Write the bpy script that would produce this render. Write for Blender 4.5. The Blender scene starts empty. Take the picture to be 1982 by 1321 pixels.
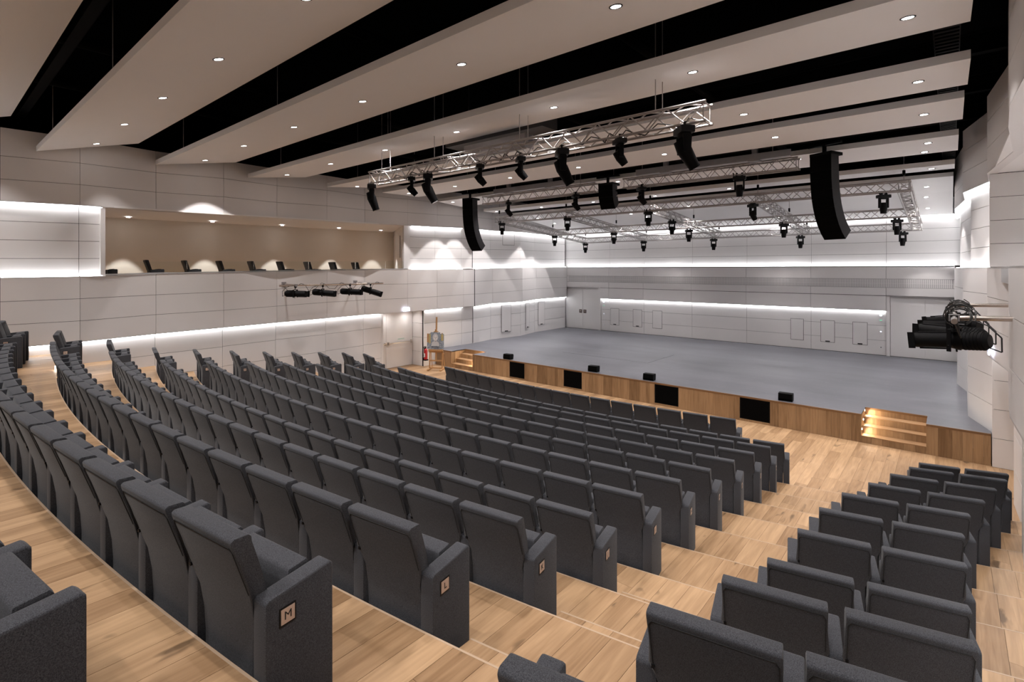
import bpy, bmesh, math, random
from mathutils import Vector, Matrix
random.seed(7)
sc = bpy.context.scene
COL = sc.collection
PI = math.pi

# ---------------------------------------------------------------- camera, world, exposure
cam_d = bpy.data.cameras.new('camera')
cam = bpy.data.objects.new('camera', cam_d)
COL.objects.link(cam)
cam.location = (8.25, 0.0, 4.18)
cam.rotation_euler = (PI/2, 0, math.radians(40.61))
cam_d.sensor_width = 36.0
cam_d.lens = 17.988
cam_d.shift_y = -139.5/1982.0
cam_d.clip_start = 0.05
cam_d.clip_end = 200
sc.camera = cam
world = bpy.data.worlds.new('world')
sc.world = world
world.use_nodes = True
world.node_tree.nodes['Background'].inputs[0].default_value = (0.02, 0.02, 0.022, 1)
world.node_tree.nodes['Background'].inputs[1].default_value = 0.5
sc.view_settings.view_transform = 'Standard'
sc.view_settings.look = 'None'
sc.view_settings.gamma = 1.0
sc.view_settings.use_curve_mapping = False
sc.view_settings.exposure = 1.02
try:
    sc.cycles.use_denoising = True
    sc.cycles.max_bounces = 8
    sc.cycles.diffuse_bounces = 5
    sc.cycles.sample_clamp_indirect = 6.0
    sc.cycles.use_light_tree = True
except Exception:
    pass
LED_POWER = 7.0        # emission strength of the cove strips
DOWN_W = 165.0           # watts of each ceiling downlight
DOWN_COL = (1.0, 0.945, 0.925)
LED_COL = (0.97, 0.985, 1.0)

# ---------------------------------------------------------------- materials
def nodes_of(name):
    m = bpy.data.materials.new(name)
    m.use_nodes = True
    nt = m.node_tree
    return m, nt, nt.nodes['Principled BSDF'], nt.nodes, nt.links

def plain(name, col, rough=0.6, metal=0.0, noise=0.0, scale=20.0, bump=0.0, spec=0.5):
    m, nt, b, N, L = nodes_of(name)
    b.inputs['Base Color'].default_value = (*col, 1)
    b.inputs['Roughness'].default_value = rough
    b.inputs['Metallic'].default_value = metal
    b.inputs['Specular IOR Level'].default_value = spec
    if noise or bump:
        tc = N.new('ShaderNodeTexCoord')
        nz = N.new('ShaderNodeTexNoise')
        nz.inputs['Scale'].default_value = scale
        nz.inputs['Detail'].default_value = 4
        L.new(tc.outputs['Object'], nz.inputs['Vector'])
        if noise:
            mx = N.new('ShaderNodeMix'); mx.data_type = 'RGBA'
            mx.inputs[6].default_value = (*[c*(1-noise) for c in col], 1)
            mx.inputs[7].default_value = (*[min(1, c*(1+noise)) for c in col], 1)
            L.new(nz.outputs['Fac'], mx.inputs[0])
            L.new(mx.outputs[2], b.inputs['Base Color'])
        if bump:
            bp = N.new('ShaderNodeBump')
            bp.inputs['Strength'].default_value = bump
            bp.inputs['Distance'].default_value = 0.002
            L.new(nz.outputs['Fac'], bp.inputs['Height'])
            L.new(bp.outputs['Normal'], b.inputs['Normal'])
    return m

def emit(name, col, strength):
    m, nt, b, N, L = nodes_of(name)
    b.inputs['Base Color'].default_value = (*col, 1)
    b.inputs['Emission Color'].default_value = (*col, 1)
    b.inputs['Emission Strength'].default_value = strength
    return m

def wood(name, dark, light, along='Y', knots=True, rough=0.45, var=0.5):
    """oak board: grain stretched along one axis, tone differs board by board"""
    m, nt, b, N, L = nodes_of(name)
    tc = N.new('ShaderNodeTexCoord')
    oi = N.new('ShaderNodeObjectInfo')
    mul = N.new('ShaderNodeMath'); mul.operation = 'MULTIPLY'; mul.inputs[1].default_value = 37.0
    L.new(oi.outputs['Random'], mul.inputs[0])
    comb = N.new('ShaderNodeCombineXYZ')
    for i in range(3): L.new(mul.outputs[0], comb.inputs[i])
    add = N.new('ShaderNodeVectorMath'); add.operation = 'ADD'
    L.new(tc.outputs['Object'], add.inputs[0]); L.new(comb.outputs[0], add.inputs[1])
    mp = N.new('ShaderNodeMapping')
    st = {'Y': (26, 1.6, 26), 'Z': (26, 26, 1.6), 'X': (1.6, 26, 26)}[along]
    mp.inputs['Scale'].default_value = st
    L.new(add.outputs[0], mp.inputs['Vector'])
    n1 = N.new('ShaderNodeTexNoise'); n1.inputs['Scale'].default_value = 1.0; n1.inputs['Detail'].default_value = 6
    n1.inputs['Distortion'].default_value = 0.9
    L.new(mp.outputs[0], n1.inputs['Vector'])
    mp2 = N.new('ShaderNodeMapping')
    st2 = {'Y': (7, 0.8, 7), 'Z': (7, 7, 0.8), 'X': (0.8, 7, 7)}[along]
    mp2.inputs['Scale'].default_value = st2
    L.new(add.outputs[0], mp2.inputs['Vector'])
    n2 = N.new('ShaderNodeTexNoise'); n2.inputs['Scale'].default_value = 1.0; n2.inputs['Detail'].default_value = 2
    n2.inputs['Distortion'].default_value = 1.5
    L.new(mp2.outputs[0], n2.inputs['Vector'])
    a1 = N.new('ShaderNodeMath'); a1.operation = 'MULTIPLY_ADD'; a1.inputs[1].default_value = 0.55
    L.new(n1.outputs['Fac'], a1.inputs[0])
    a2 = N.new('ShaderNodeMath'); a2.operation = 'MULTIPLY'; a2.inputs[1].default_value = 0.45
    L.new(n2.outputs['Fac'], a2.inputs[0]); L.new(a2.outputs[0], a1.inputs[2])
    sub = N.new('ShaderNodeMath'); sub.operation = 'MULTIPLY_ADD'
    sub.inputs[1].default_value = var; sub.inputs[2].default_value = -var*0.5
    L.new(oi.outputs['Random'], sub.inputs[0])
    tot = N.new('ShaderNodeMath'); tot.operation = 'ADD'
    L.new(a1.outputs[0], tot.inputs[0]); L.new(sub.outputs[0], tot.inputs[1])
    cr = N.new('ShaderNodeValToRGB')
    cr.color_ramp.elements[0].position = 0.22; cr.color_ramp.elements[0].color = (*dark, 1)
    cr.color_ramp.elements[1].position = 0.78; cr.color_ramp.elements[1].color = (*light, 1)
    L.new(tot.outputs[0], cr.inputs[0])
    last = cr.outputs[0]
    if knots:
        mp3 = N.new('ShaderNodeMapping')
        mp3.inputs['Scale'].default_value = {'Y': (6.0, 1.7, 6), 'Z': (6, 6, 1.7), 'X': (1.7, 6, 6)}[along]
        L.new(add.outputs[0], mp3.inputs['Vector'])
        n3 = N.new('ShaderNodeTexNoise'); n3.inputs['Scale'].default_value = 1.0; n3.inputs['Detail'].default_value = 3
        n3.inputs['Distortion'].default_value = 0.4
        L.new(mp3.outputs[0], n3.inputs['Vector'])
        r3 = N.new('ShaderNodeValToRGB')
        r3.color_ramp.elements[0].position = 0.655; r3.color_ramp.elements[0].color = (0, 0, 0, 1)
        r3.color_ramp.elements[1].position = 0.72; r3.color_ramp.elements[1].color = (0.8, 0.8, 0.8, 1)
        L.new(n3.outputs['Fac'], r3.inputs[0])
        mx = N.new('ShaderNodeMix'); mx.data_type = 'RGBA'
        L.new(r3.outputs[0], mx.inputs[0]); L.new(last, mx.inputs[6])
        mx.inputs[7].default_value = (*[c*0.38 for c in dark], 1)
        last = mx.outputs[2]
    L.new(last, b.inputs['Base Color'])
    b.inputs['Roughness'].default_value = rough
    bp = N.new('ShaderNodeBump'); bp.inputs['Strength'].default_value = 0.12; bp.inputs['Distance'].default_value = 0.002
    L.new(n1.outputs['Fac'], bp.inputs['Height']); L.new(bp.outputs['Normal'], b.inputs['Normal'])
    return m

M = {}
M['panel'] = plain('off_white_wall_panel', (0.74, 0.72, 0.715), 0.55, noise=0.02, scale=2.5)
M['joint'] = plain('shadow_gap', (0.055, 0.05, 0.05), 0.9)
M['ceiling_panel'] = plain('painted_ceiling_baffle', (0.83, 0.815, 0.81), 0.75, noise=0.015, scale=1.5)
M['void'] = plain('black_painted_void', (0.002, 0.002, 0.0022), 0.95, spec=0.03)
M['black_steel'] = plain('black_steelwork', (0.003, 0.003, 0.0032), 0.8, spec=0.08)
M['cream'] = plain('cream_plaster', (0.72, 0.665, 0.59), 0.8, noise=0.02, scale=3)
M['oak_floor'] = wood('oak_floor_board', (0.215, 0.121, 0.057), (0.49, 0.318, 0.178), 'Y', True, 0.45, 0.30)
M['nosing'] = plain('worn_step_nosing', (0.45, 0.33, 0.23), 0.4)
M['oak_front'] = wood('oak_front_board', (0.17, 0.095, 0.043), (0.40, 0.25, 0.132), 'Z', False, 0.45, 0.40)
M['oak_step'] = wood('oak_step_board', (0.20, 0.11, 0.05), (0.45, 0.27, 0.14), 'X', False, 0.45, 0.3)
M['oak_trim'] = wood('oak_edge_trim', (0.13, 0.065, 0.028), (0.25, 0.135, 0.06), 'X', False, 0.45, 0.15)
M['easel_wood'] = wood('beech_easel_wood', (0.38, 0.20, 0.08), (0.56, 0.33, 0.15), 'Z', False, 0.5, 0.1)
M['black'] = plain('matt_black_casing', (0.0035, 0.0035, 0.004), 0.6, spec=0.12)
M['black_gloss'] = plain('black_plastic_trim', (0.006, 0.006, 0.007), 0.45, spec=0.2)
M['grille'] = plain('black_speaker_cloth', (0.002, 0.002, 0.002), 0.9, spec=0.05)
M['speaker_side'] = plain('dark_grey_cabinet_side', (0.022, 0.021, 0.023), 0.6, spec=0.2)
M['alu'] = plain('brushed_aluminium_tube', (0.40, 0.375, 0.365), 0.5, 0.55)
M['steel'] = plain('polished_steel_tube', (0.60, 0.54, 0.50), 0.22, 0.95)
M['galv'] = plain('galvanised_sheet', (0.30, 0.29, 0.30), 0.5, 0.6, noise=0.1, scale=6)
M['duct'] = plain('dark_grey_duct', (0.050, 0.049, 0.052), 0.6)
M['chrome'] = plain('satin_steel_bar', (0.60, 0.55, 0.50), 0.3, 0.9)
M['red'] = plain('red_enamel', (0.42, 0.012, 0.02), 0.35)
M['plate'] = plain('champagne_metal_plate', (0.55, 0.43, 0.36), 0.4, 0.3)
M['ink'] = plain('black_lettering', (0.01, 0.01, 0.01), 0.6)
M['white_plastic'] = plain('white_plastic', (0.75, 0.75, 0.75), 0.4)
M['socket_brown'] = plain('bronze_flush_handle', (0.12, 0.09, 0.08), 0.4, 0.4)
M['coping'] = plain('pale_grey_coping', (0.42, 0.42, 0.43), 0.35)
M['cable'] = plain('black_rubber_cable', (0.008, 0.008, 0.008), 0.5)
M['led'] = emit('cove_led_strip', LED_COL, LED_POWER)
M['lens'] = emit('downlight_lens', (1.0, 0.95, 0.92), 14.0)
M['step_lens'] = emit('step_light_lens', (1.0, 0.90, 0.78), 10.0)
M['exit'] = emit('lit_exit_sign', (0.78, 0.83, 1.0), 2.2)
M['exit_ink'] = plain('blue_grey_lettering', (0.25, 0.30, 0.5), 0.5)
M['green_led'] = emit('green_indicator', (0.1, 0.7, 0.4), 0.6)
M['notice_ink'] = plain('green_notice_print', (0.10, 0.32, 0.22), 0.6)
M['lampglass'] = plain('coated_front_lens', (0.25, 0.14, 0.08), 0.15, 0.3)

def fabric():
    m, nt, b, N, L = nodes_of('charcoal_wool_upholstery')
    tc = N.new('ShaderNodeTexCoord')
    nz = N.new('ShaderNodeTexNoise'); nz.inputs['Scale'].default_value = 300; nz.inputs['Detail'].default_value = 3
    L.new(tc.outputs['Object'], nz.inputs['Vector'])
    cr = N.new('ShaderNodeValToRGB')
    cr.color_ramp.elements[0].position = 0.3; cr.color_ramp.elements[0].color = (0.019, 0.0198, 0.0228, 1)
    cr.color_ramp.elements[1].position = 0.72; cr.color_ramp.elements[1].color = (0.078, 0.080, 0.090, 1)
    L.new(nz.outputs['Fac'], cr.inputs[0]); L.new(cr.outputs[0], b.inputs['Base Color'])
    b.inputs['Roughness'].default_value = 0.95
    b.inputs['Specular IOR Level'].default_value = 0.15
    b.inputs['Sheen Weight'].default_value = 0.10
    b.inputs['Sheen Roughness'].default_value = 0.5
    bp = N.new('ShaderNodeBump'); bp.inputs['Strength'].default_value = 0.25; bp.inputs['Distance'].default_value = 0.0015
    L.new(nz.outputs['Fac'], bp.inputs['Height']); L.new(bp.outputs['Normal'], b.inputs['Normal'])
    return m
M['fabric'] = fabric()
M['seam'] = plain('dark_upholstery_seam', (0.012, 0.012, 0.012), 0.9)

def stage_mat():
    m, nt, b, N, L = nodes_of('blue_grey_stage_vinyl')
    tc = N.new('ShaderNodeTexCoord')
    mp = N.new('ShaderNodeMapping'); mp.inputs['Scale'].default_value = (0.35, 1.1, 1)
    L.new(tc.outputs['Object'], mp.inputs['Vector'])
    n1 = N.new('ShaderNodeTexNoise'); n1.inputs['Scale'].default_value = 0.9; n1.inputs['Detail'].default_value = 5
    L.new(mp.outputs[0], n1.inputs['Vector'])
    n2 = N.new('ShaderNodeTexNoise'); n2.inputs['Scale'].default_value = 9; n2.inputs['Detail'].default_value = 8
    n2.inputs['Distortion'].default_value = 2.2
    L.new(mp.outputs[0], n2.inputs['Vector'])
    cr = N.new('ShaderNodeValToRGB')
    cr.color_ramp.elements[0].position = 0.3; cr.color_ramp.elements[0].color = (0.080, 0.081, 0.096, 1)
    cr.color_ramp.elements[1].position = 0.72; cr.color_ramp.elements[1].color = (0.130, 0.131, 0.152, 1)
    L.new(n1.outputs['Fac'], cr.inputs[0])
    sr = N.new('ShaderNodeValToRGB')
    sr.color_ramp.elements[0].position = 0.60; sr.color_ramp.elements[0].color = (0, 0, 0, 1)
    sr.color_ramp.elements[1].position = 0.80; sr.color_ramp.elements[1].color = (0.5, 0.5, 0.5, 1)
    L.new(n2.outputs['Fac'], sr.inputs[0])
    mx = N.new('ShaderNodeMix'); mx.data_type = 'RGBA'
    L.new(sr.outputs[0], mx.inputs[0]); L.new(cr.outputs[0], mx.inputs[6])
    mx.inputs[7].default_value = (0.24, 0.24, 0.27, 1)
    L.new(mx.outputs[2], b.inputs['Base Color'])
    b.inputs['Roughness'].default_value = 0.42
    return m
M['stage'] = stage_mat()

def glass_mat():
    m, nt, b, N, L = nodes_of('clear_glass')
    b.inputs['Base Color'].default_value = (0.93, 0.97, 0.96, 1)
    b.inputs['Roughness'].default_value = 0.03
    b.inputs['Transmission Weight'].default_value = 1.0
    b.inputs['IOR'].default_value = 1.1
    return m
M['glass'] = glass_mat()

def grille_mat():
    m, nt, b, N, L = nodes_of('perforated_grille')
    b.inputs['Base Color'].default_value = (0.48, 0.47, 0.47, 1)
    b.inputs['Roughness'].default_value = 0.5
    return m
M['vent'] = grille_mat()

def poster_mat():
    m, nt, b, N, L = nodes_of('mottled_blue_print')
    tc = N.new('ShaderNodeTexCoord')
    nz = N.new('ShaderNodeTexNoise'); nz.inputs['Scale'].default_value = 26; nz.inputs['Detail'].default_value = 6
    L.new(tc.outputs['Object'], nz.inputs['Vector'])
    cr = N.new('ShaderNodeValToRGB')
    cr.color_ramp.elements[0].position = 0.35; cr.color_ramp.elements[0].color = (0.14, 0.19, 0.26, 1)
    cr.color_ramp.elements[1].position = 0.68; cr.color_ramp.elements[1].color = (0.42, 0.48, 0.55, 1)
    L.new(nz.outputs['Fac'], cr.inputs[0]); L.new(cr.outputs[0], b.inputs['Base Color'])
    return m
M['poster'] = poster_mat()
M['ochre'] = plain('ochre_print', (0.50, 0.42, 0.18), 0.7, noise=0.25, scale=30)
M['paper_grey'] = plain('pale_print', (0.55, 0.57, 0.60), 0.7, noise=0.15, scale=40)
M['sketch'] = plain('dark_sketch_ink', (0.06, 0.06, 0.07), 0.7)

# ---------------------------------------------------------------- mesh helpers
def link(name, me, parent=None, loc=None, rot=None):
    o = bpy.data.objects.new(name, me)
    COL.objects.link(o)
    if parent is not None: o.parent = parent
    if loc is not None: o.location = loc
    if rot is not None: o.rotation_euler = rot
    return o

def empty(name, loc=(0, 0, 0), rz=0.0, parent=None):
    o = bpy.data.objects.new(name, None)
    o.empty_display_size = 0.1
    COL.objects.link(o)
    o.location = loc; o.rotation_euler = (0, 0, rz)
    if parent is not None: o.parent = parent
    return o

def tag(o, label=None, cat=None, group=None, kind=None):
    if label: o['label'] = label
    if cat: o['category'] = cat
    if group: o['group'] = group
    if kind: o['kind'] = kind
    return o

class MB:
    def __init__(self): self.v = []; self.f = []
    def hexa(self, p):      # 8 points: bottom 4 (ccw), top 4
        n = len(self.v); self.v += [tuple(q) for q in p]
        self.f += [(n+3, n+2, n+1, n), (n+4, n+5, n+6, n+7), (n, n+1, n+5, n+4), (n+1, n+2, n+6, n+5),
                   (n+2, n+3, n+7, n+6), (n+3, n, n+4, n+7)]
        return self
    def box(self, x0, x1, y0, y1, z0, z1):
        return self.hexa([(x0, y0, z0), (x1, y0, z0), (x1, y1, z0), (x0, y1, z0),
                          (x0, y0, z1), (x1, y0, z1), (x1, y1, z1), (x0, y1, z1)])
    def quad(self, a, b, c, d):
        n = len(self.v); self.v += [tuple(a), tuple(b), tuple(c), tuple(d)]; self.f.append((n, n+1, n+2, n+3)); return self
    def tube(self, p0, p1, r, n=8, r1=None, caps=True):
        p0 = Vector(p0); p1 = Vector(p1); d = (p1-p0).normalized()
        a = Vector((0, 0, 1)) if abs(d.z) < 0.9 else Vector((1, 0, 0))
        u = d.cross(a).normalized(); w = d.cross(u)
        r1 = r if r1 is None else r1
        k = len(self.v)
        for i in range(n):
            t = 2*PI*i/n; self.v.append(tuple(p0+(u*math.cos(t)+w*math.sin(t))*r))
        for i in range(n):
            t = 2*PI*i/n; self.v.append(tuple(p1+(u*math.cos(t)+w*math.sin(t))*r1))
        for i in range(n):
            j = (i+1) % n; self.f.append((k+i, k+j, k+n+j, k+n+i))
        if caps:
            self.f.append(tuple(k+i for i in range(n))[::-1]); self.f.append(tuple(k+n+i for i in range(n)))
        return self
    def path(self, pts, r, n=6):
        for a, b in zip(pts[:-1], pts[1:]): self.tube(a, b, r, n)
        return self
    def prism(self, prof, x0, x1):    # profile in (y,z) extruded along x
        n = len(self.v); k = len(prof)
        for x in (x0, x1):
            for (y, z) in prof: self.v.append((x, y, z))
        for i in range(k):
            j = (i+1) % k; self.f.append((n+i, n+j, n+k+j, n+k+i))
        self.f.append(tuple(n+i for i in range(k))[::-1]); self.f.append(tuple(n+k+i for i in range(k)))
        return self
    def mesh(self, name, mat=None, smooth=False, bevel=0.0, seg=2):
        me = bpy.data.meshes.new(name)
        me.from_pydata(self.v, [], self.f)
        bm = bmesh.new(); bm.from_mesh(me)
        bmesh.ops.recalc_face_normals(bm, faces=bm.faces)
        if bevel:
            ed = [e for e in bm.edges if len(e.link_faces) == 2 and e.calc_face_angle(0) > 0.5]
            bmesh.ops.bevel(bm, geom=ed, offset=bevel, segments=seg, profile=0.6, affect='EDGES', clamp_overlap=True)
        bm.to_mesh(me); bm.free()
        if smooth or bevel:
            for p in me.polygons: p.use_smooth = True
            if not smooth:
                try: me.set_sharp_from_angle(angle=math.radians(50))
                except Exception: pass
            else:
                try: me.set_sharp_from_angle(angle=math.radians(40))
                except Exception: pass
        if mat: me.materials.append(mat)
        return me
    def obj(self, name, mat=None, parent=None, loc=None, rot=None, smooth=False, bevel=0.0, seg=2):
        return link(name, self.mesh(name, mat, smooth, bevel, seg), parent, loc, rot)

def disc(name, r, mat, parent=None, loc=(0, 0, 0), n=20, rot=None):
    mb = MB(); mb.v = [(r*math.cos(2*PI*i/n), r*math.sin(2*PI*i/n), 0) for i in range(n)]; mb.f = [tuple(range(n))]
    return mb.obj(name, mat, parent, loc, rot)

TEXT = {}
def text_mesh(s, size, mat, depth=0.001):
    k = (s, size, mat.name)
    if k in TEXT: return TEXT[k]
    c = bpy.data.curves.new('lettering', 'FONT'); c.body = s; c.size = size; c.extrude = depth
    c.align_x = 'CENTER'; c.align_y = 'CENTER'
    o = bpy.data.objects.new('lettering', c); COL.objects.link(o)
    dg = bpy.context.evaluated_depsgraph_get()
    me = bpy.data.meshes.new_from_object(o.evaluated_get(dg))
    bpy.data.objects.remove(o); me.materials.clear(); me.materials.append(mat)
    TEXT[k] = me
    return me

def spot(name, loc, watts, ang, blend, col, parent=None, rad=.05, rot=None):
    l = bpy.data.lights.get(name+str(watts)) or bpy.data.lights.new(name+str(watts), 'SPOT')
    l.energy = watts; l.spot_size = ang; l.spot_blend = blend; l.color = col; l.shadow_soft_size = rad
    o = bpy.data.objects.new('lamp', l); COL.objects.link(o); o.location = loc
    if rot: o.rotation_euler = rot
    if parent is not None: o.parent = parent
    return o

def copy_tree(o, parent=None):
    c = o.copy(); COL.objects.link(c)
    if parent is not None: c.parent = parent
    for ch in list(KIDS.get(o.name, [])):
        cc = copy_tree(ch, c)
    return c
KIDS = {}
def kids_scan(root):
    for o in root.children: kids_scan(o)
    KIDS[root.name] = list(root.children)

def lerp(a, b, t): return tuple(x+(y-x)*t for x, y in zip(a, b))

ORD = ['', 'first', 'second', 'third', 'fourth', 'fifth', 'sixth', 'seventh', 'eighth', 'ninth', 'tenth', 'eleventh', 'twelfth',
       'thirteenth', 'fourteenth', 'fifteenth', 'sixteenth', 'seventeenth', 'eighteenth', 'nineteenth', 'twentieth']

# ================================================================ THE HALL (x = 0 is its axis, the stage lies at +y)
YC = 40.0                                   # centre of the seating arcs
ROWS = ['B', 'C', 'D', 'E', 'F', 'G', 'H', 'I', 'J', 'K', 'L', 'M', 'N']
RAD = {'B': 28.85}
for i, r in enumerate(ROWS[1:]): RAD[r] = 30.08 + 0.938*i
LEV = dict(B=0, C=0, D=.20, E=.36, F=.51, G=.67, H=.825, I=.98, J=1.135, K=1.445, L=1.755, M=2.07, N=2.365)
STAGE_Z = 0.68
STAGE_Y = 14.84
def arc_y(R, x): return YC - math.sqrt(R*R - x*x)

# ---------------------------------------------------------------- wall plans
LW = [(-8.6, -6.0), (-8.52, -3.0), (-8.7, -0.6), (-8.6, 1.288), (-8.52, 2.722), (-8.74, 4.414), (-8.78, 6.195), (-8.95, 7.916), (-8.93, 9.726),
      (-9.08, 11.399), (-8.82, 13.27), (-8.78, 14.84), (-8.72, 16.369), (-8.72, 17.108), (-8.95, 18.57), (-8.72, 20.621),
      (-9.12, 22.319), (-9.20, 25.40)]
LZ = {'top': [7.50]*3+[7.50, 7.50, 7.50, 7.53, 7.55, 7.57, 7.58, 7.62, 7.62, 7.65, 7.65, 7.65, 7.65, 7.65, 7.65],
      'j1': [6.82]*3+[6.83, 6.87, 6.895, 6.976, 6.982, 7.037, 7.046, 7.07, 7.09, 7.13, 7.14, 7.17, 7.17, 7.17, 7.17],
      'j2': [6.28]*3+[6.288, 6.323, 6.345, 6.407, 6.421, 6.475, 6.485, 6.52, 6.55, 6.60, 6.61, 6.652, 6.66, 6.67, 6.67],
      'lt': [5.76]*3+[5.763, 5.792, 5.798, 5.862, 5.88, 5.905, 5.945, 5.977, 6.005, 6.052, 6.058, 6.065, 6.09, 6.11, 6.10],
      'lg': [3.98]*3+[3.981, 3.996, 4.042, 4.068, 4.093, 4.124, 4.14, 4.169, 4.169, 4.18, 4.185, 4.223, 4.261, 4.271, 4.31],
      'k1': [3.41]*3+[3.413, 3.425, 3.451, 3.474, 3.50, 3.56, 3.58, 3.56, 3.575, 3.58, 3.583, 3.605, 3.65, 3.69, 3.68],
      'k2': [2.86]*3+[2.865, 2.861, 2.895, 2.905, 2.929, 2.97, 2.972, 2.965, 2.977, 3.0, 3.0, 3.0, 3.06, 3.08, 3.08],
      'll': [2.29]*3+[2.298, 2.316, 2.338, 2.355, 2.36, 2.375, 2.38, 2.396, 2.41, 2.412, 2.412, 2.46, 2.46, 2.49, 2.50]}
RW = [(8.95, -6.0), (8.9, -3.0), (8.9, -0.6), (8.85, 1.3), (8.85, 3.0), (8.80, 4.7), (8.82, 6.6), (8.77, 8.3), (8.84, 9.6),
      (9.02, 11.6), (8.80, 13.9), (8.88, 15.2), (8.48, 17.0), (8.54, 18.8), (8.34, 21.5), (8.37, 25.40)]
RZ = {'top': 7.62, 'j1': 7.10, 'j2': 6.58, 'lt': 6.08, 'lg': 4.22, 'k1': 3.63, 'k2': 3.03, 'll': 2.45}

def panel_quad(A, B, z0a, z1a, z0b, z1b, off, side, parent, name='wall_panel', gap=0.005, th=0.022, mat=None):
    """one cladding panel between plan points A and B; side = -1 for the left wall, +1 for the right"""
    A = Vector((A[0], A[1])); B = Vector((B[0], B[1])); d = (B-A).normalized()
    A2 = A+d*gap; B2 = B-d*gap
    L = (B-A).length
    def zi(za, zb, t): return za+(zb-za)*t
    ta, tb = gap/L, 1-gap/L
    nx, ny = (-d.y, d.x)                    # outward normal
    if nx*side < 0 or (abs(nx) < 1e-4 and ny < 0): nx, ny = -nx, -ny
    o0 = Vector((nx, ny))*off; o1 = Vector((nx, ny))*(off+th)
    p = []
    for oo in (o0, o1):
        p += [(A2.x+oo.x, A2.y+oo.y, zi(z0a, z0b, ta)+gap), (B2.x+oo.x, B2.y+oo.y, zi(z0a, z0b, tb)+gap),
              (B2.x+oo.x, B2.y+oo.y, zi(z1a, z1b, tb)-gap), (A2.x+oo.x, A2.y+oo.y, zi(z1a, z1b, ta)-gap)]
    return MB().hexa(p).obj(name, mat or M['panel'], parent)

def backing(name, pts, z0, z1, off, side, mat):
    mb = MB()
    for A, B in zip(pts[:-1], pts[1:]):
        mb.hexa([(A[0]+side*off, A[1], z0), (B[0]+side*off, B[1], z0), (B[0]+side*(off+.05), B[1], z0), (A[0]+side*(off+.05), A[1], z0),
                 (A[0]+side*off, A[1], z1), (B[0]+side*off, B[1], z1), (B[0]+side*(off+.05), B[1], z1), (A[0]+side*(off+.05), A[1], z1)])
    return mb

REC = 0.15
def shelf(parent, A, B, za, zb, side, depth=REC, th=0.02, name='trim'):
    """short return that closes a band's lower or upper edge"""
    d = side*depth
    MB().hexa([(A[0], A[1], za), (B[0], B[1], zb), (B[0]+d, B[1], zb), (A[0]+d, A[1], za),
               (A[0], A[1], za+th), (B[0], B[1], zb+th), (B[0]+d, B[1], zb+th), (A[0]+d, A[1], za+th)]).obj(name, M['panel'], parent)

def led(parent, A, B, za, zb, side, up=False, inset=0.045, w=0.05):
    """cove strip: thin emitting tape tucked behind the band edge"""
    d0 = side*inset; d1 = side*(inset+w)
    dz = 0.012
    A = Vector(A); B = Vector(B); t = (B-A).normalized()*0.02
    A = A+t; B = B-t
    MB().hexa([(A.x+d0, A.y, za), (B.x+d0, B.y, zb), (B.x+d1, B.y, zb), (A.x+d1, A.y, za),
               (A.x+d0, A.y, za+dz), (B.x+d0, B.y, zb+dz), (B.x+d1, B.y, zb+dz), (A.x+d1, A.y, za+dz)]).obj('led_strip', M['led'], parent)

# ---------------------------------------------------------------- LEFT WALL
wl_mb = backing('wall_left', LW, 6.0, 7.6, 0.024, -1, M['joint'])
V = LW; Z = LZ
for i in range(len(V)-1):
    A, B = V[i], V[i+1]
    # dark carcass behind band A, band B, the recesses
    for (a, b, off) in (('top', 'lt', .024), ('lg', 'll', .024)):
        wl_mb.hexa([(A[0]-off, A[1], Z[b][i]), (B[0]-off, B[1], Z[b][i+1]), (B[0]-off-.1, B[1], Z[b][i+1]), (A[0]-off-.1, A[1], Z[b][i]),
                    (A[0]-off, A[1], Z[a][i]), (B[0]-off, B[1], Z[a][i+1]), (B[0]-off-.1, B[1], Z[a][i+1]), (A[0]-off-.1, A[1], Z[a][i])])
wl_mb = MB()
for i in range(len(V)-1):
    A, B = V[i], V[i+1]
    for (a, b, off) in (('top', 'lt', .024), ('lg', 'll', .024)):
        wl_mb.hexa([(A[0]-off, A[1], Z[b][i]+.02), (B[0]-off, B[1], Z[b][i+1]+.02), (B[0]-off-.1, B[1], Z[b][i+1]+.02), (A[0]-off-.1, A[1], Z[b][i]+.02),
                    (A[0]-off, A[1], Z[a][i]-.02), (B[0]-off, B[1], Z[a][i+1]-.02), (B[0]-off-.1, B[1], Z[a][i+1]-.02), (A[0]-off-.1, A[1], Z[a][i]-.02)])
OPEN0 = (-8.56, 3.25); OPEN1 = (-8.815, 13.50)        # the box opening in the upper left wall
rec_segs = []
for i in range(0, 4): rec_segs.append((V[i], V[i+1], Z['lg'][i], Z['lg'][i+1], Z['lt'][i], Z['lt'][i+1]))
rec_segs.append((V[4], OPEN0, Z['lg'][4], 4.01, Z['lt'][4], 5.795))
rec_segs.append((OPEN1, V[11], 4.17, Z['lg'][11], 5.985, Z['lt'][11]))
for i in range(11, 17): rec_segs.append((V[i], V[i+1], Z['lg'][i], Z['lg'][i+1], Z['lt'][i], Z['lt'][i+1]))
for (A, B, g0, g1, t0, t1) in rec_segs:
    wl_mb.hexa([(A[0]-.19, A[1], g0-.1), (B[0]-.19, B[1], g1-.1), (B[0]-.26, B[1], g1-.1), (A[0]-.26, A[1], g0-.1),
                (A[0]-.19, A[1], t0+.1), (B[0]-.19, B[1], t1+.1), (B[0]-.26, B[1], t1+.1), (A[0]-.26, A[1], t0+.1)])
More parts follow.
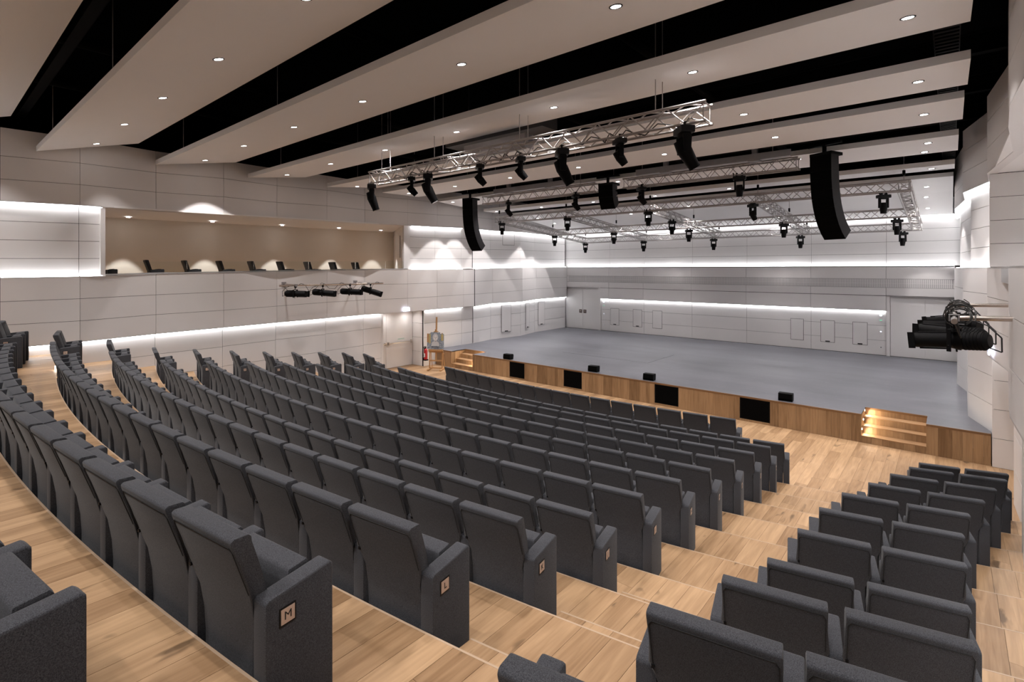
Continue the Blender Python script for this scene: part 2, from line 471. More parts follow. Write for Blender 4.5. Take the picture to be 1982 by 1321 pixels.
# lower recessed wall: floor to 'll', left of the door, right of the door
LLOW_A = [(x-.10, y) for x, y in LW[:10]] + [(-9.22, 12.33)]
LLOW_B = [(-8.91, 14.20), (-8.89, 14.84), (-8.84, 16.369), (-8.84, 17.108), (-9.07, 18.57), (-8.84, 20.621), (-9.24, 22.319), (-9.32, 25.40)]
for P in (LLOW_A, LLOW_B):
    for A, B in zip(P[:-1], P[1:]):
        wl_mb.hexa([(A[0]-.03, A[1], -.1), (B[0]-.03, B[1], -.1), (B[0]-.1, B[1], -.1), (A[0]-.1, A[1], -.1),
                    (A[0]-.03, A[1], 2.7), (B[0]-.03, B[1], 2.7), (B[0]-.1, B[1], 2.7), (A[0]-.1, A[1], 2.7)])
wall_left = wl_mb.obj('wall_left', M['joint']); tag(wall_left, kind='structure')
for i in range(len(V)-1):
    A, B = V[i], V[i+1]
    for a, b in (('top', 'j1'), ('j1', 'j2'), ('j2', 'lt'), ('lg', 'k1'), ('k1', 'k2'), ('k2', 'll')):
        if i < 2 and a in ('j1',): pass
        panel_quad(A, B, Z[b][i], Z[a][i], Z[b][i+1], Z[a][i+1], 0.0, -1, wall_left)
    shelf(wall_left, A, B, Z['lt'][i]+.004, Z['lt'][i+1]+.004, -1)
    shelf(wall_left, A, B, Z['ll'][i]+.004, Z['ll'][i+1]+.004, -1)
for n, (A, B, g0, g1, t0, t1) in enumerate(rec_segs):
    A2 = (A[0]-REC, A[1]); B2 = (B[0]-REC, B[1])
    for k in range(4):
        f0, f1 = k/4, (k+1)/4
        panel_quad(A2, B2, g0+(t0-g0)*f0, g0+(t0-g0)*f1, g1+(t1-g1)*f0, g1+(t1-g1)*f1, 0, -1, wall_left)
    shelf(wall_left, A, B, g0-.03, g1-.03, -1)
    if n != 7:
        led(wall_left, A, B, t0-.016, t1-.016, -1)
        led(wall_left, A, B, g0-.006, g1-.006, -1, up=True)
for P, lo in ((LLOW_A, 0), (LLOW_B, 1)):
    for A, B in zip(P[:-1], P[1:]):
        ym = (A[1]+B[1])/2
        ztop = 2.30 + (ym-1.3)*0.0085 if ym < 14 else 2.41 + max(0, ym-17)*0.011
        zz = ztop+.05
        while zz > 0.02:
            zb = max(zz-(0.62 if zz < ztop else .62), 0.0)
            if zb < 0.12: zb = 0.0
            if not (A[1] >= 14.9 and zz < 0.70):
                panel_quad(A, B, zb, zz, zb, zz, 0, -1, wall_left)
            zz = zb
# low cove strips (off above the double door and behind the black curtain slot)
for i in range(len(V)-1):
    A, B = V[i], V[i+1]; a, b = Z['ll'][i], Z['ll'][i+1]
    if A[1] > 11 and B[1] < 13.4:
        B = (-9.03, 12.33)
    elif A[1] > 13 and B[1] < 15: A = (-8.80, 14.22)
    elif 16.3 < A[1] < 17: continue
    led(wall_left, A, B, a-.012, b-.012, -1, inset=.03, w=.045)
# black slot where the house curtain parks
for xx, z0, z1 in ((-8.705, .69, 2.42), (-8.705, 2.42, 4.19), (-8.855, 4.21, 6.04), (-8.705, 6.07, 7.4)):
    if z1 < 3: xx = -8.825
    MB().box(xx-.03, xx, 17.075, 17.10, z0, z1).obj('trim', M['ink'], wall_left)

# side double door in the left wall
door_1 = MB().box(-9.78, -9.72, 12.30, 14.22, 0, 2.5).obj('door_1', M['panel']); tag(door_1, kind='structure')
MB().box(-9.72, -9.66, 12.34, 12.80, .01, 2.42).obj('door_leaf', M['panel'], door_1)
MB().box(-9.72, -9.66, 12.808, 14.18, .01, 2.42).obj('door_leaf', M['panel'], door_1)
MB().box(-9.72, -9.20, 12.25, 12.33, 0, 2.45).obj('door_reveal', M['panel'], door_1)
for k in range(4):
    panel_quad((-9.70, 14.20), (-8.90, 14.20), .61*k, min(.61*(k+1), 2.42), .61*k, min(.61*(k+1), 2.42), 0, -1, door_1, 'door_reveal_panel')
MB().box(-9.72, -8.98, 12.25, 14.24, 2.42, 2.46).obj('door_head', M['panel'], door_1)
for y0, y1 in ((12.36, 12.78), (12.86, 14.12)):
    pb = MB().box(-9.60, -9.55, y0, y1, 1.02, 1.07).obj('push_bar', M['chrome'], door_1, bevel=.008)
    MB().box(-9.66, -9.56, y0, y0+.07, .99, 1.10).obj('bar_bracket', M['chrome'], pb)
    MB().box(-9.66, -9.56, y1-.07, y1, .99, 1.10).obj('bar_bracket', M['chrome'], pb)
sg = MB().box(-9.66, -9.655, 13.36, 13.78, 1.14, 1.23).obj('door_notice', M['white_plastic'], door_1)
MB().box(-9.654, -9.653, 13.40, 13.74, 1.19, 1.205).obj('printed_line', M['notice_ink'], sg)
MB().box(-9.654, -9.653, 13.40, 13.74, 1.16, 1.17).obj('printed_line', M['notice_ink'], sg)

for k, yy in enumerate((12.75, 13.75)):
    dl = disc('door_lamp', .035, M['lens'], door_1, (-9.30, yy, 2.415), rot=(PI, 0, 0))
    spot('recess_lamp', (-9.30, yy, 2.40), 12, math.radians(160), 1.0, (1, .95, .92), door_1, .03)
# access hatches in the left wall of the stage
def hatch(parent, A, B, z0, z1, side, slot=True):
    A = Vector(A); B = Vector(B); d = B-A
    n = Vector((-d.y, d.x)).normalized()
    if n.x*side > 0: n = -n
    if abs(d.x) > abs(d.y) and n.y > 0: n = -n
    o = n*0.004; w = n*0.004
    def bar(P, Q, za, zb, name, mat, t=.004):
        ww = n*t
        return MB().hexa([(P.x, P.y, za), (Q.x, Q.y, za), (Q.x+ww.x, Q.y+ww.y, za), (P.x+ww.x, P.y+ww.y, za),
                   (P.x, P.y, zb), (Q.x, Q.y, zb), (Q.x+ww.x, Q.y+ww.y, zb), (P.x+ww.x, P.y+ww.y, zb)]).obj(name, mat, parent_h)
    parent_h = MB().hexa([(A.x, A.y, z0), (B.x, B.y, z0), (B.x+o.x, B.y+o.y, z0), (A.x+o.x, A.y+o.y, z0),
                   (A.x, A.y, z1), (B.x, B.y, z1), (B.x+o.x, B.y+o.y, z1), (A.x+o.x, A.y+o.y, z1)]).obj('access_hatch', M['joint'], parent)
    u = d.normalized()*0.014
    bar(A+u, B-u, z0+.014, z1-.014, 'hatch_leaf', M['panel'], .007)
    if slot:
        m = (A+B)/2; h = d*0.16
        bar(m-h, m+h, z0+.02, z0+.065, 'hatch_handle', M['ink'], .014)
hatch(wall_left, lerp((-9.05, 18.57), (-8.82, 20.621), .34), lerp((-9.05, 18.57), (-8.82, 20.621), .66), .98, 2.33, -1)
hatch(wall_left, lerp((-8.82, 20.621), (-9.22, 22.319), .33), lerp((-8.82, 20.621), (-9.22, 22.319), .60), 1.02, 2.34, -1)
hatch(wall_left, lerp((-9.22, 22.319), (-9.30, 25.40), .10), lerp((-9.22, 22.319), (-9.30, 25.40), .30), 1.04, 2.34, -1)

hatch(wall_left, lerp((-9.10, 18.57), (-8.87, 20.621), .40), lerp((-9.10, 18.57), (-8.87, 20.621), .80), 5.40, 6.0, -1, False)
# the box (gallery) behind the opening in the left wall
gal = MB()
gal.hexa([(-12.0, 3.0, 3.4), (-12.0, 14.95, 3.4), (-12.1, 14.95, 3.4), (-12.1, 3.0, 3.4), (-12.0, 3.0, 6.1), (-12.0, 14.95, 6.1), (-12.1, 14.95, 6.1), (-12.1, 3.0, 6.1)])
gallery = gal.obj('wall_gallery', M['cream']); tag(gallery, kind='structure')
MB().hexa([(-9.08, 13.22, 3.5), (-12.0, 14.9, 3.5), (-12.0, 15.0, 3.5), (-9.08, 13.5, 3.5), (-9.08, 13.22, 6.1), (-12.0, 14.9, 6.1), (-12.0, 15.0, 6.1), (-9.08, 13.5, 6.1)]).obj('gallery_end_wall', M['panel'], gallery)
MB().box(-12.0, -8.60, 3.15, 3.25, 3.5, 6.1).obj('gallery_end_wall', M['panel'], gallery)
MB().hexa([(-8.60, 3.15, 5.80), (-9.07, 13.62, 5.99), (-12.05, 14.95, 5.93), (-12.05, 3.15, 5.80), (-8.60, 3.15, 5.84), (-9.07, 13.62, 6.03), (-12.05, 14.95, 5.97), (-12.05, 3.15, 5.84)]).obj('gallery_soffit', M['ceiling_panel'], gallery)
MB().hexa([(-8.9, 3.15, 3.38), (-9.2, 13.62, 3.38), (-12.05, 14.95, 3.38), (-12.05, 3.15, 3.38), (-8.9, 3.15, 3.50), (-9.2, 13.62, 3.50), (-12.05, 14.95, 3.50), (-12.05, 3.15, 3.50)]).obj('gallery_floor', M['oak_floor'], gallery)
MB().hexa([(-8.93+.35, 13.24, 4.15)]*0 or [(-8.96, 13.18, 3.5), (-8.96, 13.50, 3.5), (-9.2, 13.50, 3.5), (-9.2, 13.32, 3.5), (-8.96, 13.18, 6.0), (-8.96, 13.50, 6.0), (-9.2, 13.50, 6.0), (-9.2, 13.32, 6.0)]).obj('gallery_end_wall', M['panel'], gallery)
s = MB().box(-0.04, 0.04, -.012, 0, 4.66, 5.62).obj('air_slot', M['duct'], gallery, loc=(-9.74, 13.585, 0), rot=(0, 0, math.radians(-29.9)))
cop = MB()
for i in range(4, 11):
    A, B = V[i], V[i+1]
    if i == 4: A = (-8.58, 3.25)
    za, zb = Z['lg'][i] if i > 4 else 4.01, Z['lg'][i+1]
    if i == 10: B = (-8.92, 13.25); zb = 4.17
    cop.hexa([(A[0]+.01, A[1], za), (B[0]+.01, B[1], zb), (B[0]-.32, B[1], zb), (A[0]-.32, A[1], za),
              (A[0]+.01, A[1], za+.035), (B[0]+.01, B[1], zb+.035), (B[0]-.32, B[1], zb+.035), (A[0]-.32, A[1], za+.035)])
cop.obj('parapet_coping', M['coping'], gallery)
MB().hexa([(-8.85, 3.2, 3.45), (-9.25, 13.5, 3.45), (-9.35, 13.5, 3.45), (-8.95, 3.2, 3.45), (-8.85, 3.2, 4.0), (-9.25, 13.5, 4.13), (-9.35, 13.5, 4.13), (-8.95, 3.2, 4.0)]).obj('parapet_wall', M['panel'], gallery)
gb = empty('glass_balustrade', (-9.0, 8.2, 4.1)); tag(gb, 'low frameless glass balustrade on the ledge of the gallery box', 'balustrade')
ys = [3.30, 5.2, 7.1, 9.0, 10.9, 12.3, 13.2]
for a, b in zip(ys[:-1], ys[1:]):
    fa, fb = (a-3.25)/10, (b-3.25)/10
    xa, xb = -8.72-.30*fa, -8.72-.30*fb
    z0a, z0b = 4.04+.14*fa, 4.04+.14*fb
    MB().hexa([(xa, a+.01, z0a), (xb, b-.01, z0b), (xb-.012, b-.01, z0b), (xa-.012, a+.01, z0a),
               (xa, a+.01, z0a+.33), (xb, b-.01, z0b+.33), (xb-.012, b-.01, z0b+.33), (xa-.012, a+.01, z0a+.33)]).obj('glass_pane', M['glass'], gb, loc=(9.0, -8.2, -4.1))

# exit sign on the band above the left door
ex = MB().box(-.012, .012, -.15, .15, -.07, .07).obj('exit_sign', M['exit'], loc=(-8.80, 13.20, 2.51)); tag(ex, 'small glowing exit sign above the double door in the left wall', 'sign')
tm = text_mesh('EXIT', .095, M['exit_ink'])
link('lettering', tm, ex, (0.014, 0, -.01), (PI/2, 0, PI/2))

# ---------------------------------------------------------------- RIGHT WALL
V = RW
wr = MB()
def rlow(P):
    for A, B in zip(P[:-1], P[1:]):
        wr.hexa([(A[0]+.03, A[1], -.1), (B[0]+.03, B[1], -.1), (B[0]+.1, B[1], -.1), (A[0]+.1, A[1], -.1),
                 (A[0]+.03, A[1], 2.7), (B[0]+.03, B[1], 2.7), (B[0]+.1, B[1], 2.7), (A[0]+.1, A[1], 2.7)])
RLOW_A = [(9.06, -6), (9.02, -3.0), (9.02, -.6), (8.98, 1.3), (8.98, 3.0), (8.94, 4.7), (8.95, 6.6), (8.90, 8.3), (8.97, 9.6), (9.13, 11.6), (9.10, 12.7)]
RLOW_B = [(8.93, 15.0), (8.56, 16.3), (8.60, 19.5), (8.40, 20.65), (8.46, 25.40)]
rlow(RLOW_A); rlow(RLOW_B)
for i in range(len(V)-1):
    A, B = V[i], V[i+1]
    for (a, b) in (('top', 'lt'), ('lg', 'll')):
        wr.hexa([(A[0]+.024, A[1], RZ[b]+.02), (B[0]+.024, B[1], RZ[b]+.02), (B[0]+.12, B[1], RZ[b]+.02), (A[0]+.12, A[1], RZ[b]+.02),
                 (A[0]+.024, A[1], RZ[a]-.02), (B[0]+.024, B[1], RZ[a]-.02), (B[0]+.12, B[1], RZ[a]-.02), (A[0]+.12, A[1], RZ[a]-.02)])
    if A[1] > 14.5:
        wr.hexa([(A[0]+.19, A[1], RZ['lg']-.1), (B[0]+.19, B[1], RZ['lg']-.1), (B[0]+.26, B[1], RZ['lg']-.1), (A[0]+.26, A[1], RZ['lg']-.1),
                 (A[0]+.19, A[1], RZ['lt']+.1), (B[0]+.19, B[1], RZ['lt']+.1), (B[0]+.26, B[1], RZ['lt']+.1), (A[0]+.26, A[1], RZ['lt']+.1)])
wall_right = wr.obj('wall_right', M['joint']); tag(wall_right, kind='structure')
for i in range(len(V)-1):
    A, B = V[i], V[i+1]
    for a, b in (('top', 'j1'), ('j1', 'j2'), ('j2', 'lt'), ('lg', 'k1'), ('k1', 'k2'), ('k2', 'll')):
        panel_quad(A, B, RZ[b], RZ[a], RZ[b], RZ[a], 0, 1, wall_right)
    shelf(wall_right, A, B, RZ['lt']+.004, RZ['lt']+.004, 1)
    shelf(wall_right, A, B, RZ['ll']+.004, RZ['ll']+.004, 1)
    shelf(wall_right, A, B, RZ['lg']-.03, RZ['lg']-.03, 1)
    led(wall_right, A, B, RZ['ll']-.012, RZ['ll']-.012, 1, inset=.03, w=.045)
    if A[1] > 14.5:
        for k in range(4):
            f0 = RZ['lg']+(RZ['lt']-RZ['lg'])*k/4; f1 = RZ['lg']+(RZ['lt']-RZ['lg'])*(k+1)/4
            panel_quad((A[0]+REC, A[1]), (B[0]+REC, B[1]), f0, f1, f0, f1, 0, 1, wall_right)
        led(wall_right, A, B, RZ['lt']-.016, RZ['lt']-.016, 1)
        led(wall_right, A, B, RZ['lg']-.006, RZ['lg']-.006, 1)
for P in (RLOW_A, RLOW_B):
    for A, B in zip(P[:-1], P[1:]):
        zz = RZ['ll']+.05
        while zz > 0.02:
            zb = max(zz-.62, 0.0)
            if zb < .12: zb = 0.0
            if not (A[1] > 15.5 and zz < .7): panel_quad(A, B, zb, zz, zb, zz, 0, 1, wall_right)
            zz = zb
# right door recess beside the stage
door_2 = MB().box(9.62, 9.68, 12.7, 14.9, 0, 2.5).obj('door_2', M['panel']); tag(door_2, kind='structure')
for k in range(4):
    panel_quad((8.91, 14.80), (9.62, 14.80), .61*k, min(.61*(k+1), 2.44), .61*k, min(.61*(k+1), 2.44), 0, 1, door_2, 'door_reveal_panel')
MB().box(9.11, 9.62, 12.66, 12.72, 0, 2.44).obj('door_reveal', M['panel'], door_2)
MB().box(9.0, 9.62, 12.66, 14.84, 2.44, 2.48).obj('door_head', M['panel'], door_2)
# right gallery box: end wall, soffit, floor
gr = MB().box(12.0, 12.1, 3.0, 14.2, 3.5, 6.2).obj('wall_gallery', M['cream']); tag(gr, kind='structure')
for k in range(4):
    z0 = 4.22+.465*k
    panel_quad((8.835, 14.0), (12.0, 14.0), z0, z0+.465, z0, z0+.465, 0, 1, gr, 'end_wall_panel')
MB().box(8.85, 12.0, 14.03, 14.1, 3.5, 6.2).obj('gallery_end_wall', M['joint'], gr)
MB().box(8.88, 12.0, 3.0, 14.05, 6.09, 6.13).obj('gallery_soffit', M['ceiling_panel'], gr)
MB().box(8.93, 12.0, 3.0, 14.05, 3.95, 4.19).obj('gallery_ledge', M['coping'], gr)
MB().box(9.0, 12.0, 2.95, 3.0, 3.5, 6.2).obj('gallery_end_wall', M['panel'], gr)
ex2 = MB().box(-.012, .012, -.15, .15, -.07, .07).obj('exit_sign', M['exit'], loc=(8.80, 13.35, 2.62)); tag(ex2, 'small glowing exit sign on the right wall band beside the stage', 'sign')
link('lettering', tm, ex2, (-0.014, 0, -.01), (PI/2, 0, -PI/2))

# ---------------------------------------------------------------- BACK WALL OF THE STAGE
BY = 25.40
XJ = [-9.2, -6.365, -4.262, -1.653, 0.953, 3.616, 6.278, 8.37]
wb = MB().box(-9.6, 8.8, BY+.20, BY+.3, 0, 8.0).box(-9.6, 8.8, BY+.026, BY+.09, 3.13, 4.26).box(-6.92, 6.28, BY+.026, BY+.09, 2.55, 3.13).box(-9.6, 8.8, BY+.026, BY+.1, 6.30, 8.0)
wall_back = wb.obj('wall_back', M['joint']); tag(wall_back, kind='structure')
def bp(x0, x1, z0, z1, off=0.0, mat=None, name='wall_panel', g=.005):
    return MB().box(x0+g, x1-g, BY+off, BY+off+.02, z0+g, z1-g).obj(name, mat or M['panel'], wall_back)
for a, b in zip(XJ[:-1], XJ[1:]):
    bp(a, b, 6.27, 6.9)
    for z0, z1 in ((4.31, 4.79), (4.79, 5.27), (5.27, 5.75), (5.75, 6.25)): bp(a-(.25 if a < -9 else 0), b+(.3 if b > 8 else 0), z0, z1, REC)
    bp(a, b, 3.78, 4.30); bp(a, b, 3.11, 3.43)
    if a > -9 and b < 8: bp(a, b, 2.50, 3.10)
bp(-6.95, -6.365, 2.50, 3.10)
MB().box(-9.2, 8.37, BY, BY+REC, 4.26, 4.30).obj('trim', M['panel'], wall_back)
MB().box(-9.2, 8.37, BY, BY+REC, 6.26, 6.29).obj('trim', M['panel'], wall_back)
MB().box(-6.95, 6.30, BY, BY+.13, 2.485, 2.50).obj('trim', M['panel'], wall_back)
for a, b in zip(XJ[:-1], XJ[1:]):
    MB().box(a+.02, b-.02, BY+.045, BY+.095, 6.236, 6.248).obj('led_strip', M['led'], wall_back)
    MB().box(a+.02, b-.02, BY+.045, BY+.095, 4.304, 4.316).obj('led_strip', M['led'], wall_back)
    if a > -9 and b < 8: MB().box(a+.02, b-.02, BY+.03, BY+.075, 2.468, 2.480).obj('led_strip', M['led'], wall_back)
MB().box(-6.90, -6.385, BY+.03, BY+.075, 2.468, 2.480).obj('led_strip', M['led'], wall_back)
XL = [-6.90]+XJ[1:-1]
for a, b in zip(XL[:-1], XL[1:]):
    for z0, z1 in ((.685, 1.28), (1.28, 1.885), (1.885, 2.56)): bp(a, b, z0, z1, .10)
bp(-9.2, -9.05, 3.43, 3.78, 0)
bp(8.32, 8.37, 3.43, 3.78, 0)
# perforated air grille: fins in front of a grey backing
MB().box(-9.05, 8.32, BY+.010, BY+.02, 3.43, 3.78).obj('grille_backing', M['vent'], wall_back)
fin = MB()
x = -9.03
while x < 8.30:
    fin.box(x, x+.028, BY+.0, BY+.010, 3.44, 3.77); x += .058
g = fin.obj('grille_fin', M['panel'], wall_back); tag(g, kind='stuff')
MB().box(-9.05, 8.32, BY-.002, BY+.01, 3.595, 3.608).obj('grille_rail', M['panel'], wall_back)
# stage doors
door_3 = MB().box(-9.5, -6.92, BY+.16, BY+.2, .68, 3.12).obj('door_3', M['panel']); tag(door_3, kind='structure')
for a, b in ((-9.40, -8.155), (-8.145, -7.07)):
    MB().box(a, b, BY+.11, BY+.16, .69, 2.99).obj('door_leaf', M['panel'], door_3)
for a in (-8.39, -8.10):
    h = MB().box(a, a+.20, BY+.10, BY+.11, 1.60, 1.80).obj('flush_handle', M['socket_brown'], door_3)
    MB().box(a+.05, a+.15, BY+.095, BY+.10, 1.70, 1.73).obj('pull', M['chrome'], h)
MB().box(-7.05, -6.92, BY+.05, BY+.16, .68, 3.1).obj('door_frame', M['panel'], door_3)
door_4 = MB().box(6.30, 8.75, BY+.16, BY+.2, .68, 3.12).obj('door_4', M['panel']); tag(door_4, kind='structure')
for a, b in ((6.415, 7.495), (7.505, 8.60)):
    MB().box(a, b, BY+.10, BY+.16, .69, 3.01).obj('door_leaf', M['panel'], door_4)
MB().box(6.28, 6.40, BY+.05, BY+.16, .68, 3.1).obj('door_frame', M['panel'], door_4)
for a, b, sl in ((-6.30, -5.76, 1), (-4.915, -4.38, 1), (-3.775, -3.24, 0), (2.81, 3.33, 0), (3.975, 4.50, 1), (5.137, 5.655, 1)):
    hatch(wall_back, (a, BY+.098), (b, BY+.098), 1.035, 1.975, 1, bool(sl))
for xx in (6.10, -6.72):
    for zz, w, h, lit in ((2.29, .15, .08, 'exit'), (2.10, .13, .13, 'green_led'), (1.64, .08, .16, 'exit'), (1.0, .09, .08, None)):
        p = MB().box(xx-w/2, xx+w/2, BY+.075, BY+.10, zz-h/2, zz+h/2).obj('wall_switch', M['white_plastic'], wall_back)
        if lit: MB().box(xx-w*.25, xx+w*.25, BY+.07, BY+.075, zz-.012, zz+.012).obj('indicator', M[lit], p)
        elif xx > 0: MB().box(xx-.01, xx+.02, BY+.07, BY+.075, zz-.02, zz+.02).obj('socket_hole', M['ink'], p)

# rear wall behind the camera
MB().box(-9.3, 9.6, -6.2, -6.1, 0, 8.6).obj('wall_rear', M['panel'])
tag(bpy.data.objects['wall_rear'], kind='structure')

# ---------------------------------------------------------------- CEILING VOID
ce = MB().box(-12.5, 12.5, -6.3, 26, 9.0, 9.1)
ce.box(-9.6, -9.5, -6.3, 26, 7.55, 9.0).box(9.4, 9.5, -6.3, 26, 7.55, 9.0).box(-9.6, 9.5, 25.5, 25.6, 6.9, 9.0).box(-9.6, 9.5, -6.1, -6.0, 8.6, 9.0)
ce.box(-12.2, -9.4, 3.0, 15.1, 6.15, 6.2)
ceil = ce.obj('ceiling', M['void']); tag(ceil, kind='structure')
for k in range(9):
    y = 1.7+2.6*k
    b = MB().box(-9.4, 9.4, y-.08, y+.08, 7.95, 7.97).box(-9.4, 9.4, y-.006, y+.006, 7.97, 8.30).box(-9.4, 9.4, y-.08, y+.08, 8.30, 8.32)
    b.obj('ceiling_beam', M['black_steel'], ceil)
tray = MB()
for xx in (8.05, 8.35): tray.box(xx, xx+.01, -2, 25, 7.62, 7.72)
for k in range(180): tray.box(8.05, 8.36, -2+.15*k, -2+.15*k+.05, 7.62, 7.63)
t = tray.obj('cable_tray', plain('grey_cable_tray', (.05, .05, .052), .6), ceil); tag(t, kind='stuff')
for xx in (-6, -3.2, .8, 4.1):
    MB().tube((xx, -2, 8.1), (xx, 25, 8.1), .09, 10).obj('ceiling_pipe', M['black_steel'], ceil)

# suspended reflector panels (acoustic baffles)
CP = {0: ((-3.2, 7.2), (-1.15, 8.1)), 1: ((-.7, 7.0), (1.45, 7.75)), 2: ((1.9, 7.03), (3.9, 7.55)), 3: ((4.4, 7.12), (6.4, 7.45)), 4: ((6.9, 7.09), (8.7, 7.32)),
      5: ((9.45, 7.08), (11.2, 7.2)), 6: ((11.8, 7.15), (13.5, 7.15)), 7: ((14.5, 7.05), (16.1, 7.0)), 8: ((17.1, 6.84), (18.3, 6.9))}
CX = {0: (-8.3, -8.3), 1: (-8.4, -8.4), 2: (-8.53, -8.30), 3: (-8.75, -8.40), 4: (-8.75, -8.52), 5: (-8.44, -7.92), 6: (-8.5, -8.4), 7: (-8.34, -8.6), 8: (-8.14, -8.5)}
CXR = {0: 8.3, 1: 8.4, 2: 8.45, 3: 8.45, 4: 8.44, 5: 8.46, 6: 8.43, 7: 8.38, 8: 8.33}
names = {0: 'pale suspended reflector panel at the very back over the seats', 1: 'pale suspended reflector panel cut by the top left corner of the view',
         2: 'pale suspended reflector panel steeply tilted, with four downlights in view, nearest whole one at left',
         3: 'pale suspended reflector panel, third from the rear, crossing the top edge of the view',
         4: 'pale suspended reflector panel just before the front lighting truss',
         5: 'pale suspended reflector panel directly above the front lighting truss',
         6: 'pale suspended reflector panel just before the second, split truss',
         7: 'pale suspended reflector panel just behind the hanging speaker arrays',
         8: 'narrow pale reflector panel above the front edge of the truss grid'}
PANEL = {}
for k, ((y0, z0), (y1, z1)) in CP.items():
    xa, xb = CX[k]; xr = CXR[k]; th = .125
    o = MB().hexa([(xa, y0, z0), (xr, y0, z0), (xr, y1, z1), (xb, y1, z1), (xa, y0, z0+th), (xr, y0, z0+th), (xr, y1, z1+.10), (xb, y1, z1+.10)]).obj('ceiling_panel', M['ceiling_panel'])
    tag(o, names[k], 'ceiling panel', 'suspended reflector panels'); PANEL[k] = o
    for xx in (-6.6, -1.4, 1.4, 6.6):
        ym = y0+.05
        MB().tube((xx, ym, z0+th*.4), (xx, ym, 8.98), .006, 5).obj('hanger_wire', M['alu'] if xx < 0 else M['black_steel'], o)
o = MB().hexa([(-8.9, 19.6, 6.88), (8.31, 19.6, 6.88), (8.31, 22.0, 6.71), (-8.9, 22.0, 6.71), (-8.9, 19.6, 7.0), (8.31, 19.6, 7.0), (8.31, 22.0, 6.83), (-8.9, 22.0, 6.83)])
o.hexa([(-8.9, 22.0, 6.71), (8.31, 22.0, 6.71), (8.31, 25.42, 6.27), (-8.9, 25.42, 6.27), (-8.9, 22.0, 6.83), (8.31, 22.0, 6.83), (8.31, 25.42, 6.40), (-8.9, 25.42, 6.40)])
o = o.obj('ceiling_panel', M['ceiling_panel']); tag(o, 'wide folded reflector panel sloping down to the back wall of the stage', 'ceiling panel', 'suspended reflector panels')
PANEL[9] = o
CP[9] = ((19.6, 6.88), (22.0, 6.71)); CP[10] = ((22.0, 6.71), (25.4, 6.27)); PANEL[10] = o

# ---------------------------------------------------------------- downlights
lens_me = None
ring_mb = MB()
def ring(r0, r1, z0, z1, n=20):
    mb = MB()
    for i in range(n):
        a = 2*PI*i/n
        for (r, z) in ((r0, z0), (r1, z0), (r1, z1), (r0, z1)): mb.v.append((r*math.cos(a), r*math.sin(a), z))
    for i in range(n):
        j = (i+1) % n
        for k in range(4):
            l = (k+1) % 4; mb.f.append((4*i+k, 4*j+k, 4*j+l, 4*i+l))
    return mb
ring_me = ring(.062, .080, -.006, .002).mesh('trim_ring', M['black_gloss'])
dm = MB(); dm.v = [(.060*math.cos(2*PI*i/16), .060*math.sin(2*PI*i/16), -.004) for i in range(16)]; dm.f = [tuple(range(16))]
lens_me = dm.mesh('lamp_lens', M['lens'])
XS = [-7.88, -5.25, -2.63, 0.0, 2.63, 5.25, 7.86]
DL = {0: (-2.0, XS), 1: (.4, XS), 2: (2.93, XS), 3: (5.38, XS), 4: (7.75, XS), 5: (10.3, XS), 6: (12.6, XS), 7: (14.93, XS), 8: (17.7, XS)}
side_word = {-7.88: 'farthest left', -5.25: 'second from left', -2.63: 'third from left', 0.0: 'middle', 2.63: 'third from right', 5.25: 'second from right', 7.86: 'farthest right'}
pan_word = {0: 'rearmost reflector panel', 1: 'reflector panel in the top left corner', 2: 'steepest nearest left reflector panel', 3: 'third reflector panel from the rear',
            4: 'panel before the front truss', 5: 'panel above the front truss', 6: 'panel before the split truss', 7: 'panel behind the speaker arrays',
            8: 'narrow panel over the grid edge', 9: 'wide folded panel over the stage'}
def downlight(x, y, z, tilt, label, watts=None, group='recessed ceiling downlights', ang=math.radians(96), blend=.8):
    e = empty('downlight', (x, y, z-.002)); e.rotation_euler = (tilt, 0, 0)
    tag(e, label, 'downlight', group)
    link('trim_ring', ring_me, e); link('lamp_lens', lens_me, e)
    spot('downlight_lamp_%d_%d_' % (math.degrees(ang), blend*100), (0, 0, -.02), watts or DOWN_W, ang, blend, DOWN_COL, e)
    return e
for k, (y, xs) in DL.items():
    (y0, z0), (y1, z1) = CP[k]; m = (z1-z0)/(y1-y0)
    for x in xs:
        sharp = (x < -7 and k in (3, 6, 7, 8)) or (x > 7 and k in (7, 8)); edge = x < -7 or (x > 7 and k > 5)
        downlight(x, y, z0+m*(y-y0), math.atan(m), 'recessed round downlight, %s, in the %s' % (side_word[x], pan_word[k]), DOWN_W*(1.3 if sharp and k > 4 else 1),
                  ang=math.radians((78 if k == 3 else 69) if sharp else (66 if edge else 96)), blend=.12 if sharp else (1.0 if edge else .8))
    if k == 7: downlight(-7.9, 16.0, z0+m*(16.0-y0), math.atan(m), 'extra downlight behind the farthest left one, panel behind the speaker arrays', DOWN_W*1.3, ang=math.radians(69), blend=.12)
    if k == 7: downlight(7.77, 15.85, z0+m*(15.85-y0), math.atan(m), 'extra downlight behind the farthest right one, panel behind the speaker arrays')
